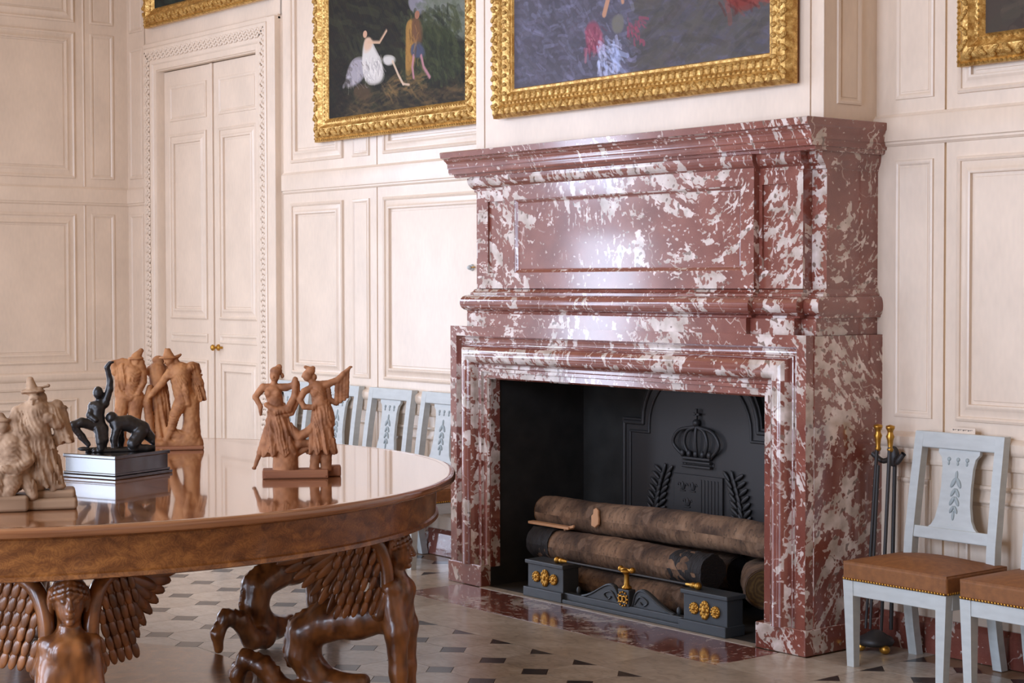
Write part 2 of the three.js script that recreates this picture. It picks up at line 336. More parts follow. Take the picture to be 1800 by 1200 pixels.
const wideProfile = [[0, 0], [0.002, 0.012], [0.012, 0.017], [0.02, 0.012], [0.022, 0.004], [0.03, 0.004], [0.05, 0.01], [0.06, 0.017], [0.066, 0.019], [0.072, 0.016], [0.074, 0.001], [0.088, 0.001]];
const narrowProfile = [[0, 0], [0.002, 0.008], [0.01, 0.011], [0.018, 0.008], [0.024, 0.002], [0.03, 0.001]];
function panel(parent, x0, x1, y0, y1, wide = true) {
  const w = wide ? 0.088 : 0.03;
  mesh('panel_moulding', P_(frameGeo(x0, x1, y0, y1, wide ? wideProfile : narrowProfile)), paint, parent);
  mesh('panel', P_(rbx(x0 + w, x1 - w, y0 + w, y1 - w, -0.002, wide ? 0.006 : 0.004, 0.003)), paint, parent);
}
function rails(parent, x0, x1) {                       // frieze rail, dado cap, dado lines
  mesh('frieze_rail', P_(quadsRail(x0, x1, [[0, 2.14], [0.006, 2.142], [0.012, 2.15], [0.012, 2.158], [0.02, 2.163], [0.02, 2.262], [0.012, 2.268], [0.008, 2.276], [0, 2.278]])), paint, parent);
  mesh('dado_cap', P_(quadsRail(x0, x1, [[0, 0.79], [0.012, 0.795], [0.016, 0.81], [0.012, 0.818], [0.012, 0.855], [0.024, 0.865], [0.03, 0.88], [0.03, 0.905], [0.022, 0.915], [0, 0.925]])), paint, parent);
}
function quadsRail(x0, x1, pr) {
  const q = [];
  for (let i = 0; i + 1 < pr.length; i++) { const [a, y] = pr[i], [b, t] = pr[i + 1]; q.push([[x0, y, a], [x1, y, a], [x1, t, b], [x0, t, b]]); }
  const cap = (x, f) => { for (let i = 1; i + 1 < pr.length - 1; i++) { const a = [x, pr[0][1], pr[0][0]], b = [x, pr[i][1], pr[i][0]], c = [x, pr[i + 1][1], pr[i + 1][0]]; q.push(f ? [a, b, c, c] : [a, c, b, b]); } };
  cap(x0, true); cap(x1, false);
  return toCreasedNormals(quads(q), 0.5);
}
// --- wall behind the fireplace
const wallBack = struct('wall_back', 'white panelled wall with the door and the fireplace');
mesh('masonry', P_(merge([
  bx(XL, -5.41, 0, HC, -0.3, -0.012), bx(-5.41, -3.985, 3.1, HC, -0.3, -0.012), bx(-3.985, -1.15, 0, HC, -0.3, -0.012),
  bx(-1.15, 1.15, 1.25, HC, -0.3, -0.012), bx(1.15, XR, 0, HC, -0.3, -0.012), bx(-5.41, -3.985, 0, 3.1, -0.3, -0.2),
])), ceilingMat, wallBack);
for (const [a, b] of [[XL, -5.58], [-3.70, -2.609], [-2.599, -1.05], [1.05, 1.5485], [1.5595, 3.6], [3.61, 6.1], [6.11, XR]])
  mesh('board', P_(bx(a, b, 0.14, HC, -0.012, 0)), paint, wallBack);
mesh('board', P_(bx(-5.6, -3.68, 3.3, HC, -0.012, 0)), paint, wallBack);
rails(wallBack, XL, -5.585); rails(wallBack, -3.665, -1.15); rails(wallBack, 1.15, XR);
panel(wallBack, -5.83, -5.62, 2.34, 3.3, false); panel(wallBack, -5.83, -5.62, 0.98, 2.08, false); panel(wallBack, -5.83, -5.62, 0.22, 0.73, false); panel(wallBack, -5.83, -5.62, 3.42, 4.7, false);
for (const [x0, x1, w] of [[-3.575, -2.97, true], [-2.868, -2.683, false], [-2.535, -1.24, true], [1.296, 1.496, false], [1.617, 3.52, true], [3.7, 6.02, true], [6.2, 8.5, true]]) {
  panel(wallBack, x0, x1, 0.985, 2.079, w);
  panel(wallBack, x0, x1, 2.336, 4.75, w);
  panel(wallBack, x0, x1, 0.22, 0.73, w);
}
panel(wallBack, -5.45, -3.85, 3.42, 4.75, true);
// --- left wall with two windows beyond the picture's edge (local x = -z)
const wallLeft = struct('wall_left', 'dim panelled wall left of the door');
wallLeft.position.x = XL; wallLeft.rotation.y = Math.PI / 2;
function windowWall(parent, a, b, holes) {             // masonry and boards between holes along local x
  let x = a;
  for (const [h0, h1] of [...holes, [b, b]]) {
    if (h0 > x + 0.01) { mesh('masonry', P_(bx(x, h0, 0, HC, -0.45, -0.012)), ceilingMat, parent); mesh('board', P_(bx(x, h0, 0.14, HC, -0.012, 0)), paint, parent); rails(parent, x, h0); }
    if (h1 > h0) { mesh('masonry', P_(bx(h0, h1, WY1, HC, -0.45, 0)), ceilingMat, parent); mesh('masonry', P_(bx(h0, h1, 0, WY0, -0.45, 0)), ceilingMat, parent); }
    x = h1;
  }
}
const holesLeft = WIN.filter((w) => w[0] === 'left').map(([, c, w]) => [-c - w / 2, -c + w / 2]).sort((p, q) => p[0] - q[0]);
windowWall(wallLeft, -ZF, 0, holesLeft);
for (const [y0, y1] of [[0.985, 2.079], [2.336, 3.4], [3.47, 4.75], [0.22, 0.73]]) {
  panel(wallLeft, -1.78, -0.425, y0, y1, true);
  panel(wallLeft, -0.3, -0.115, y0, y1, false);
}
mesh('stile_bead', P_(merge([cyl([-0.352, 0.93, 0.0], [-0.352, 2.14, 0.0], 0.008, 0.008, 8), cyl([-0.352, 2.28, 0.0], [-0.352, 4.9, 0.0], 0.008, 0.008, 8)])), paint, wallLeft);
// --- far wall with one inferred and two added windows and plain right wall, both behind the camera
const wallFar = struct('wall_far', 'window wall opposite the fireplace');
wallFar.position.z = ZF; wallFar.rotation.y = Math.PI;
const holesFar = WIN.filter((w) => w[0] === 'far').map(([, c, w]) => [-c - w / 2, -c + w / 2]).sort((p, q) => p[0] - q[0]);
windowWall(wallFar, -XR, -XL, holesFar);
const wallRight = struct('wall_right', 'plain panelled wall behind the camera');
wallRight.position.x = XR; wallRight.rotation.y = -Math.PI / 2;
windowWall(wallRight, 0, ZF, []);
// --- windows
WIN.forEach(([wall, c, w], i) => {
  const g = struct('window_' + (i + 1), 'unseen tall French window with small panes');
  if (wall === 'left') { g.position.set(XL, 0, c); g.rotation.y = Math.PI / 2; } else { g.position.set(c, 0, ZF); g.rotation.y = Math.PI; }
  mesh('window_frame', P_(merge([bx(-w / 2, -w / 2 + 0.06, WY0, WY1, -0.2, -0.1), bx(w / 2 - 0.06, w / 2, WY0, WY1, -0.2, -0.1), bx(-w / 2, w / 2, WY0, WY0 + 0.06, -0.2, -0.1), bx(-w / 2, w / 2, WY1 - 0.06, WY1, -0.2, -0.1), bx(-0.04, 0.04, WY0, WY1, -0.19, -0.11), bx(-w / 2, w / 2, 2.96, 3.04, -0.19, -0.11)])), paint, g);
  mesh('window_pane', new THREE.PlaneGeometry(w - 0.02, WY1 - WY0 - 0.02).translate(0, (WY0 + WY1) / 2, -0.22), std({ color: 0x000000, emissive: skyColor, emissiveIntensity: 2 }), g);
  mesh('window_reveal', P_(merge([bx(-w / 2 - 0.09, -w / 2, WY0, WY1 + 0.09, 0, 0.025), bx(w / 2, w / 2 + 0.09, WY0, WY1 + 0.09, 0, 0.025), bx(-w / 2, w / 2, WY1, WY1 + 0.09, 0, 0.025)])), paint, g);
});
// --- ceiling cornice
const trim = struct('trim_1', 'plaster cornice under the ceiling');
mesh('cornice_moulding', P_(quadsRail(XL, XR, corniceProfile)), ceilingMat, trim);
// --- red marble baseboards
const baseB = struct('baseboard_back', 'red and white marble baseboard along the fireplace wall');
for (const [a, b] of [[XL, -5.58], [-3.68, -1.3], [1.24, XR]]) mesh('baseboard_run', boxUV(quadsRail(a, b, [[-0.012, 0], [0.028, 0], [0.028, 0.125], [0.02, 0.135], [0.012, 0.148], [-0.012, 0.148]]), MS, 0.35, 0.4), marble, baseB);
const baseL = struct('baseboard_left', 'red and white marble baseboard along the left wall');
baseL.position.x = XL; baseL.rotation.y = Math.PI / 2;
mesh('baseboard_run', boxUV(quadsRail(-2, 0, [[-0.012, 0], [0.028, 0], [0.028, 0.125], [0.012, 0.148], [-0.012, 0.148]]), MS, 0.35, 0.4), marble, baseL);

// --- chimney breast above the mantel
const breast = struct('wall_chimney', 'cream chimney breast rising above the marble mantel');
const BW = 1.19, BD = 0.3415;
mesh('breast_core', P_(bx(-BW, BW, 2.1, HC, -0.012, BD - 0.01)), paint, breast);
mesh('breast_board', P_(bx(-1.112, 1.112, 2.1, HC, BD - 0.012, BD)), paint, breast);
for (const s of [-1, 1]) mesh('corner_bead', P_(rbx(s > 0 ? 1.12 : -BW, s > 0 ? BW : -1.12, 2.1, HC, BD - 0.012, BD + 0.002, 0.004)), paint, breast);
{
  const side = new THREE.Group(); side.name = 'breast_side'; side.position.x = BW; side.rotation.y = Math.PI / 2; breast.add(side);
  mesh('panel_moulding', P_(frameGeo(-0.262, -0.105, 2.315, 4.75, narrowProfile)), paint, side);
  mesh('panel', P_(rbx(-0.232, -0.135, 2.345, 4.72, -0.002, 0.004, 0.002)), paint, side);
}

// ------------------------------------------------------------------ door
const door = struct('door_1', 'tall white double door with raised panels in a carved frame');
const architrave = [[0, 0], [0.002, 0.03], [0.012, 0.034], [0.03, 0.03], [0.045, 0.022], [0.075, 0.02], [0.1, 0.026], [0.118, 0.022], [0.128, 0.012], [0.165, 0.012], [0.17, 0.0], [0.172, -0.06]];
mesh('architrave', P_(frameGeo(-5.562, -3.83, 0, 3.275, architrave, false)), paint, door);
mesh('outer_strip', P_(merge([bx(-3.83, -3.80, 0, 3.275, -0.012, 0.016), rbx(-3.80, -3.7, 0, 3.3, -0.012, 0.045, 0.006), rbx(-5.58, -3.7, 3.275, 3.31, -0.012, 0.022, 0.006)])), paint, door);
{ // carved leaf and bead runs on the architrave
  const leaf = ball(0, 0, 0, 0.013, 0.021, 0.009, 6, 5), bead = ball(0, 0, 0, 0.006, 0.006, 0.006, 6, 4), put = [];
  const m = new THREE.Matrix4();
  const run = (x0, y0, x1, y1, step, g, tilt) => { const L = Math.hypot(x1 - x0, y1 - y0), n = Math.floor(L / step), a = Math.atan2(y1 - y0, x1 - x0); for (let i = 0; i <= n; i++) { const t = i / n, q = g.clone(); q.rotateZ(a - Math.PI / 2 + (i % 2 ? tilt : -tilt)); q.translate(x0 + (x1 - x0) * t, y0 + (y1 - y0) * t, 0.027); put.push(q); } };
  for (const o of [0.035, 0.056, 0.078]) { run(-5.562 + o, 0.1, -5.562 + o, 3.275 - o, 0.034, leaf, 0.7); run(-3.83 - o, 0.1, -3.83 - o, 3.275 - o, 0.034, leaf, 0.7); run(-5.562 + o, 3.275 - o, -3.83 - o, 3.275 - o, 0.034, leaf, 0.7); }
  
  const c = mesh('carved_leaves', put, paint, door); c.userData.kind = 'stuff';
}
mesh('jamb', P_(merge([bx(-5.41, -5.392, 0, 3.1, -0.2, 0), bx(-4.003, -3.985, 0, 3.1, -0.2, 0), bx(-5.41, -3.985, 3.1, 3.12, -0.2, 0)])), paint, door);
for (const [x0, x1, k] of [[-5.39, -4.688, 0], [-4.682, -4.004, 1]]) {
  const leaf = new THREE.Group(); leaf.name = 'door_leaf'; leaf.position.z = -0.05; door.add(leaf);
  mesh('leaf_board', P_(rbx(x0, x1, 0.01, 3.095, -0.05, 0, 0.004)), paint, leaf);
  const a = x0 + 0.09, b = x1 - 0.075;
  for (const [y0, y1, w] of [[2.73, 2.985, 0], [1.315, 2.64, 1], [1.15, 1.215, 0], [0.2, 1.03, 1]]) {
    mesh('panel_moulding', P_(frameGeo(a, b, y0, y1, w ? wideProfile : narrowProfile)), paint, leaf);
    const d = w ? 0.088 : 0.03;
    if (y1 - y0 > 0.1) mesh('panel', P_(rbx(a + d, b - d, y0 + d, y1 - d, -0.002, 0.006, 0.003)), paint, leaf);
  }
}
mesh('meeting_bead', P_(rbx(-4.705, -4.668, 0.01, 3.095, -0.05, -0.035, 0.006)), paint, door);
{
  const knob = new THREE.Group(); knob.name = 'door_knob'; knob.position.set(-4.62, 1.122, -0.05); knob.scale.setScalar(0.78); door.add(knob);
  mesh('rosette', cyl([0, 0, 0], [0, 0, 0.012], 0.03, 0.026, 20), brass, knob);
  mesh('knob_ball', merge([cyl([0, 0, 0.01], [0, 0, 0.045], 0.011, 0.011, 12), ball(0, 0, 0.06, 0.028, 0.028, 0.02, 16, 12), cyl([0.062, 0, 0.0], [0.062, 0, 0.03], 0.012, 0.01, 12), ball(0.062, 0, 0.035, 0.016, 0.02, 0.014)]), brass, knob);
}

// ------------------------------------------------------------------ floor: pale octagons with small dark squares set on the corner
const floor = struct('floor', 'polished pale stone floor with small dark square insets');
mesh('floor_bed', bx(XL - 0.3, XR + 0.3, -0.15, -0.004, -0.3, ZF + 0.3), warmBounceFloor, floor);
const PT = 0.272, LX = 0.178, LZ = 1.533, HD = 0.07, JT = 0.001;
const inBorder = (x, z) => x > -1.454 - 0.01 && x < 1.538 + 0.01 && z < 1.261 + 0.01;
function tileGeo(poly, mat) { const s = new THREE.Shape(poly.map(([x, z]) => new THREE.Vector2(x, -z))); const g = new THREE.ExtrudeGeometry(s, { depth: 0.012, bevelEnabled: false }); g.rotateX(-Math.PI / 2); g.translate(0, -0.012, 0); return boxUV(g, 1.6); }
{
  const h = PT / 2 - JT, c = HD + JT * 0.6, octs = [0, 1, 2].map((i) => { const g = tileGeo([[-h + c, -h], [h - c, -h], [h, -h + c], [h, h - c], [h - c, h], [-h + c, h], [-h, h - c], [-h, -h + c]]); const uv = g.attributes.uv; for (let q = 0; q < uv.count; q++) uv.setXY(q, uv.getX(q) + i * 0.37, uv.getY(q) + i * 0.61); return g; });
  const d = HD - JT, sq = tileGeo([[-d, 0], [0, -d], [d, 0], [0, d]]), half = tileGeo([[-d, JT], [d, JT], [0, d]]), halfX = tileGeo([[JT, -d], [d, 0], [JT, d]]), halfL = tileGeo([[-JT, d], [-d, 0], [-JT, -d]]);
  const seen = (x, z) => { const v = V(x, 0, z).project(camera), dep = V(x, 0, z).applyMatrix4(camera.matrixWorldInverse).z; return dep < -0.5 && Math.abs(v.x) < 1.06 && v.y > -1.07 && v.y < 1; };
  const list = [];
  for (let i = -30; i < 30; i++) for (let j = -10; j < 30; j++) {
    const x = LX + (i + 0.5) * PT, z = LZ + (j + 0.5) * PT;
    if (x < XL + 0.1 || z < 0.1 || inBorder(x, z) || !seen(x, z)) continue;
    list.push([x, z, V(x, 0, z).distanceTo(camera.position)]);
  }
  list.sort((p, q) => p[2] - q[2]);
  list.slice(0, 300).forEach(([x, z], k) => { const m = mesh('octagon_tile', octs[k % 3], stone[(k * 7 + (k >> 2)) % 3], floor); m.position.set(x, 0, z); });
  if (list.length > 300) { const far = list.slice(300).map(([x, z]) => octs[0].clone().translate(x, 0, z)); mesh('distant_tiles', far, stone[0], floor).userData.kind = 'stuff'; }
  let nb = 0;
  for (let i = -30; i < 30; i++) for (let j = -10; j < 30; j++) {
    const x = LX + i * PT, z = LZ + j * PT;
    if (x < XL + 0.1 || z < 0.02 || !seen(x, z)) continue;
    const onX = Math.abs(z - 1.261) < 0.01, onR = Math.abs(x - 1.538) < 0.01, onL = Math.abs(x + 1.454) < 0.01;
    let g = sq;
    if (x > -1.4 && x < 1.5 && z < 1.25) continue;
    if (onX && x > -1.44 && x < 1.53) g = half; else if (onR && z < 1.25) g = halfX; else if (onL && z < 1.25) g = halfL;
    if (nb++ < 300) { const m = mesh('dark_tile', g, slate[(i + j * 3) & 1], floor); m.position.set(x, 0, z); }
  }
  console.log('tiles', list.length, nb);
  // plain border of slabs round the hearth
  const slab = (x0, x1, z0, z1, k) => mesh('border_slab', boxUV(bx(x0 + JT, x1 - JT, -0.012, 0, z0 + JT, z1 - JT), 1.1, k * 0.4, k * 0.7), stone[k % 3], floor);
  [-1.454, -0.72, 0.05, 0.8, 1.538].forEach((x, k, a) => { if (k) slab(a[k - 1], x, 0.885, 1.261, k); });
  slab(-1.454, -1.1, 0.02, 0.885, 1); slab(1.1, 1.538, 0.5, 0.885, 2); slab(1.25, 1.538, 0.02, 0.5, 0);
  // red marble hearth slab and its pale edging strip
  mesh('hearth_slab', boxUV(bx(-1.1 + JT, 1.1 - JT, -0.012, 0.001, 0.515, 0.885), MS, 0.2, 1.1), marble, floor);
  mesh('hearth_strip', boxUV(bx(-0.953, 0.953, -0.012, 0.003, 0.455, 0.513), 1.1), stone[2], floor);
  mesh('firebox_floor', boxUV(bx(-0.953, 0.953, -0.012, 0.002, -0.2, 0.455), 1), soot, floor);
}

// ------------------------------------------------------------------ fireplace of red and white marble
const fp = thing('fireplace', 'huge red and white veined marble fireplace with tall overmantel', 'fireplace');
const M_ = (g, ou = 0, ov = 0) => boxUV(g, MS, 1.3 + ou, ov);
{
  const D0 = 0.488, H0 = 1.336, W0 = 1.225, DO = D0 - 0.05, OX = 0.954, HO = 1.077;
  for (const s of [-1, 1]) {
    const a = s < 0 ? -W0 : OX, b = s < 0 ? -OX : W0;
    mesh('jamb', M_(bx(a, b, 0.1, H0, 0.0, DO)), marble, fp);
    mesh('plinth_block', M_(rbx(s < 0 ? -W0 - 0.012 : OX, s < 0 ? -OX : W0 + 0.012, 0, 0.112, 0.0, D0 + 0.012, 0.006), -0.02, 0.9), marble, fp);
  }
  mesh('lintel', M_(bx(-OX, OX, HO, H0, 0.0, DO)), marble, fp);
  // bolection surround: inset is measured from the outer edge inwards
  const surround = [[0, -0.06], [0, 0.0], [0.05, 0.0], [0.053, -0.012], [0.06, -0.028], [0.074, -0.034], [0.086, -0.032], [0.09, -0.024], [0.095, -0.022],
    ...arc(0.146, -0.024, 0.05, 176, 4, 14, 0.052), [0.199, -0.03], [0.212, -0.03], [0.216, -0.022], [0.232, -0.022], [0.236, -0.036], [0.262, -0.036], [0.27, -0.046], [0.271, -0.1]];
  const wide = W0 - OX + 0.0;
  const pr = surround.map(([d, h]) => [d * wide / 0.271, h]);
  mesh('surround_moulding', M_(frameGeo(-W0, W0, 0.108, HO + wide - 0.008, pr, false, D0), 0.03, 0.1), marble, fp);
  mesh('lintel_cap', M_(mouldU(-W0, W0, D0 - 0.02, [[-0.1, HO + wide - 0.02], [0.0, HO + wide - 0.012], [0.002, H0 - 0.0]], 0.1)), marble, fp);
  // side slabs of the lower body
  for (const s of [-1, 1]) mesh('side_slab', M_(bx(s < 0 ? -W0 - 0.004 : W0 - 0.02, s < 0 ? -W0 + 0.02 : W0 + 0.004, 0.1, H0, 0.0, D0 - 0.05), 0.9, 0.5), marble, fp);
  // frieze, torus and overmantel, each in three planes: wings, pilasters, centre
  const planes = [[1.2, 0.332], [1.119, 0.377], [0.868, 0.404]];
  for (const [w, z] of planes) {
    mesh('frieze', M_(mouldU(-w, w, z, [[0.065, H0 - 0.002], [0.065, 1.405], [0.06, 1.41], [0.052, 1.41]], 0.0)), marble, fp);
    mesh('torus_moulding', M_(mouldU(-w, w, z, [[0.04, 1.408], [0.05, 1.41], [0.052, 1.418], ...arc(0.05, 1.46, 0.04, -80, 88, 9), [0.034, 1.503], [0.034, 1.512], [0.02, 1.518], [0.012, 1.53], [0.0, 1.534]], 0.35)), marble, fp);
    mesh('overmantel', M_(bx(-w, w, 1.53, 2.2, 0.0, z)), marble, fp);
    mesh('bed_moulding', M_(mouldU(-w, w, z, [[0, 2.035], [0.012, 2.04], [0.014, 2.052], [0.03, 2.062], [0.044, 2.078], [0.05, 2.096], [0.05, 2.11]], 0.35)), marble, fp);
  }
  // sunk panels: frames standing a little proud of the block
  const sunk = [[0, 0], [0.0, 0.013], [0.012, 0.013]];
  const ring = (x0, x1, y0, y1, z, w) => { // raised border leaving the panel sunk
    const t = 0.014;
    return merge([bx(x0, x1, y1, y1 + w, z, z + t), bx(x0, x1, y0 - w, y0, z, z + t), bx(x0 - w, x0, y0 - w, y1 + w, z, z + t), bx(x1, x1 + w, y0 - w, y1 + w, z, z + t)]);
  };
  mesh('overmantel_panel_frame', M_(merge([bx(-0.868, 0.868, 1.982, 2.06, 0.404, 0.422), bx(-0.868, 0.868, 1.534, 1.614, 0.404, 0.422), bx(-0.868, -0.775, 1.614, 1.982, 0.404, 0.422), bx(0.79, 0.868, 1.614, 1.982, 0.404, 0.422)])), marble, fp);
  mesh('overmantel_panel', M_(merge([frameGeo(-0.775, 0.79, 1.614, 1.982, [[0, 0.016], [0.006, 0.013], [0.014, 0.004], [0.02, 0.002]], true, 0.404), bx(-0.755, 0.77, 1.634, 1.962, 0.404, 0.407)]), 0.06, 0.06), marble, fp);
  for (const s of [-1, 1]) {
    const m = (a, b, c, d) => bx(Math.min(s * a, s * b), Math.max(s * a, s * b), c, d, 0.377, 0.389);
    mesh('pilaster_frame', M_(merge([m(0.868, 1.119, 1.982, 2.06), m(0.868, 1.119, 1.534, 1.614), m(1.033, 1.119, 1.614, 1.982), m(0.868, 0.885, 1.614, 1.982)]), -0.06, 0.2), marble, fp);
  }
  // cornice
  mesh('cornice', M_(mouldU(-1.2, 1.2, 0.332, [[0.1, 2.108], [0.115, 2.112], [0.12, 2.125], [0.145, 2.128], [0.15, 2.14], [0.15, 2.16], ...arc(0.19, 2.168, 0.035, 200, 120, 5), [0.176, 2.206], [0.192, 2.212], [0.196, 2.24], [0.19, 2.243]], 0.32), 0.0, 0.25), marble, fp);
  // firebox lining
  mesh('firebox_wall', boxUV(merge([bx(-1.02, -0.953, 0, 1.25, -0.25, DO), bx(0.953, 1.02, 0, 1.25, -0.25, DO), bx(-1.02, 1.02, 0, 1.25, -0.3, -0.2), bx(-1.02, 1.02, 1.2, 1.25, -0.25, 0.1)]), 1), soot, fp);
  for (const x of [-0.9535, 0.949]) mesh('firebox_edge', M_(bx(x, x + 0.0045, 0.1, HO, DO - 0.06, DO)), marble, fp);
}

// ------------------------------------------------------------------ cast-iron fireback
{
  const t = thing('fireback', 'dark cast-iron fireback with crown over a shield in relief', 'fireback', [-0.05, 0.003, -0.2]);
  const W = 0.56;
  const arch = (w, h, r, y) => { const pts = [[-w, 0], [w, 0], [w, h]]; pts.push([r, h]); for (let i = 0; i <= 20; i++) { const a = i / 20 * Math.PI; pts.push([r * Math.cos(a), y + r * 0.82 * Math.sin(a)]); } pts.push([-r, h], [-w, h]); return pts; };
  mesh('plate', plate(arch(W, 0.86, 0.42, 0.86), 0.03, 0.002), iron, t);
  const line = (o, r, z) => { const c = arch(W - o, 0.86 - o, 0.42 - o, 0.86 - o * 0.4).map(([x, y]) => [x, Math.max(y, o), z]); c.push(c[0]); const g = []; for (let i = 0; i + 1 < c.length; i++) if (Math.hypot(c[i + 1][0] - c[i][0], c[i + 1][1] - c[i][1]) > 1e-4) g.push(cyl(c[i], c[i + 1], r, r, 8), ball(...c[i], r, r, r, 8, 6)); return g; };
  mesh('raised_border', merge([...line(0.02, 0.012, 0.034), ...line(0.065, 0.008, 0.034)]), iron, t);
  // crown
  const cr = [];
  const cy = 0.66;
  cr.push(new THREE.TorusGeometry(0.098, 0.012, 8, 28, Math.PI).rotateX(-Math.PI / 2 + 0.0).scale(1, 1, 0.5).translate(0, cy, 0.035));
  for (const dy of [0, 0.022, 0.04]) cr.push(rbx(-0.1 + dy * 0.1, 0.1 - dy * 0.1, cy - 0.02 + dy, cy - 0.006 + dy, 0.03, 0.058, 0.005));
  for (const x of [-0.11, -0.055, 0, 0.055, 0.11]) { cr.push(tube([[x * 0.8, cy + 0.03, 0.045], [x * 1.45, cy + 0.1, 0.055], [x * 1.1, cy + 0.16, 0.055], [x * 0.1, cy + 0.185, 0.05]], 0.009, 16, 6)); cr.push(ball(x * 0.85, cy + 0.05, 0.055, 0.014, 0.018, 0.012)); }
  cr.push(ball(0, cy + 0.205, 0.05, 0.02), rbx(-0.006, 0.006, cy + 0.22, cy + 0.275, 0.044, 0.056, 0.002), rbx(-0.022, 0.022, cy + 0.242, cy + 0.254, 0.044, 0.056, 0.002));
  mesh('crown_relief', cr, iron, t);
  // shield of arms with lilies and upright bars, with laurel at both sides
  const sh = [plate([[-0.16, 0.24], [-0.15, 0.2], [-0.08, 0.16], [0, 0.13], [0.09, 0.16], [0.16, 0.2], [0.17, 0.24], [0.17, 0.6], [-0.16, 0.6]], 0.012, 0.004).translate(0, 0, 0.03)];
  for (const [x, y] of [[-0.1, 0.53], [-0.03, 0.53], [-0.065, 0.45], [-0.1, 0.36], [-0.03, 0.36]]) { sh.push(ball(x, y + 0.012, 0.046, 0.009, 0.026, 0.008), tube([[x - 0.03, y + 0.018, 0.046], [x - 0.022, y + 0.03, 0.048], [x - 0.01, y, 0.048]], 0.005, 8, 5), tube([[x + 0.03, y + 0.018, 0.046], [x + 0.022, y + 0.03, 0.048], [x + 0.01, y, 0.048]], 0.005, 8, 5), rbx(x - 0.02, x + 0.02, y - 0.012, y - 0.005, 0.042, 0.052, 0.002)); }
  for (let i = 0; i < 6; i++) sh.push(rbx(0.022 + i * 0.023, 0.034 + i * 0.023, 0.24, 0.585, 0.04, 0.05, 0.003));
  mesh('shield_relief', sh, iron, t);
  const lau = [];
  for (const s of [-1, 1]) for (let k = 0; k < 15; k++) for (const o of [0, 1, 2]) {
    const a = -0.3 + k * 0.115, g = ball(0, 0, 0, 0.012, 0.034, 0.008, 6, 5);
    g.rotateZ(s * (o === 1 ? -0.55 : o ? 1.2 : 0.75) - s * a * 0.35); g.translate(s * (0.23 + 0.065 * Math.sin(a * 2 + 0.4) + (o === 1 ? 0.045 : o ? -0.04 : 0)), 0.14 + k * 0.034, 0.042); lau.push(g);
  }
  mesh('laurel_relief', lau, iron, t);
}

// ------------------------------------------------------------------ logs
function log(name, label, a, b, r0, r1, mats, bend = 0.01, sd = 1) {
  const A = V(...a), B = V(...b), d = B.clone().sub(A), L = d.length(), g = new THREE.CylinderGeometry(r1, r0, L, 28, 40, true), p = g.attributes.position;
  for (let i = 0; i < p.count; i++) {
    const y = p.getY(i) / L + 0.5, th = Math.atan2(p.getZ(i), p.getX(i)), k = 1 + 0.07 * n3(Math.cos(th) * 1.4 + sd * 7, y * 5, Math.sin(th) * 1.4) + 0.05 * n3(Math.cos(th) * 4 + sd, y * 16, Math.sin(th) * 4);
    const e = 1 - 0.12 * Math.pow(Math.abs(y - 0.5) * 2, 14);
    p.setXYZ(i, p.getX(i) * k * e + bend * Math.sin(y * 5 + sd), p.getY(i), p.getZ(i) * k * e);
  }
  const uv = g.attributes.uv; for (let i = 0; i < uv.count; i++) uv.setXY(i, uv.getX(i) * 1.3, uv.getY(i) * L * 1.6);
  g.computeVertexNormals();
  const q = new THREE.Quaternion().setFromUnitVectors(V(0, 1, 0), d.clone().normalize());
  const t = thing(name, label, 'log', A.clone().add(B).multiplyScalar(0.5).toArray());
  t.quaternion.copy(q);
  mesh('bark', g, mats[0], t);
  const disc = (r, y, m) => { const c = new THREE.CircleGeometry(r * 0.93, 24); c.rotateX(y > 0 ? -Math.PI / 2 : Math.PI / 2); c.translate(bend * Math.sin((y > 0 ? 5 : 0) + sd), y, 0); return mesh('cut_end', c, m, t); };
  disc(r1, L / 2 - 0.004, mats[1]); disc(r0, -L / 2 + 0.004, mats[2] ?? mats[1]);
  return t;
}
log('log', 'long thick log lying on top of the pile in the hearth', [-0.86, 0.387, 0.15], [0.78, 0.38, 0.12], 0.084, 0.082, [bark, cutWood], 0.012, 1);
{
  const t = log('log', 'front log with blackened ends just behind the brass rod', [-0.79, 0.235, 0.255], [0.47, 0.235, 0.262], 0.078, 0.08, [bark, charred], 0.006, 2);
  for (const [y0, y1, sd] of [[-0.632, -0.46, 3], [0.41, 0.632, 8]]) {
    const g = new THREE.CylinderGeometry(0.083, 0.081, y1 - y0, 26, 12, false), p = g.attributes.position;
    for (let i = 0; i < p.count; i++) { const th = Math.atan2(p.getZ(i), p.getX(i)), y = p.getY(i), k = 1 + 0.12 * n3(Math.cos(th) * 2 + sd, y * 22, Math.sin(th) * 2) + 0.09 * n3(Math.cos(th) * 5, y * 40 + sd, Math.sin(th) * 5); p.setX(i, p.getX(i) * k); p.setZ(i, p.getZ(i) * k); }
    g.computeVertexNormals(); g.translate(0, (y0 + y1) / 2, 0);
    mesh('charred_end', g, charred, t);
  }
}
log('log', 'short mossy log with its round cut end at the right jamb', [0.52, 0.19, 0.0], [0.74, 0.19, 0.21], 0.09, 0.096, [bark, std({ map: cutWood.map, color: srgb(150, 148, 110), roughness: 0.9 })], 0.004, 4);
log('log', 'low log on the hearth floor under the front log', [-0.55, 0.078, 0.25], [0.42, 0.078, 0.25], 0.066, 0.07, [bark, charred], 0.004, 5);
log('log', 'hidden back log carrying the top log against the fireback', [-0.5, 0.19, 0.02], [0.4, 0.19, 0.02], 0.09, 0.09, [bark, charred], 0.006, 7);
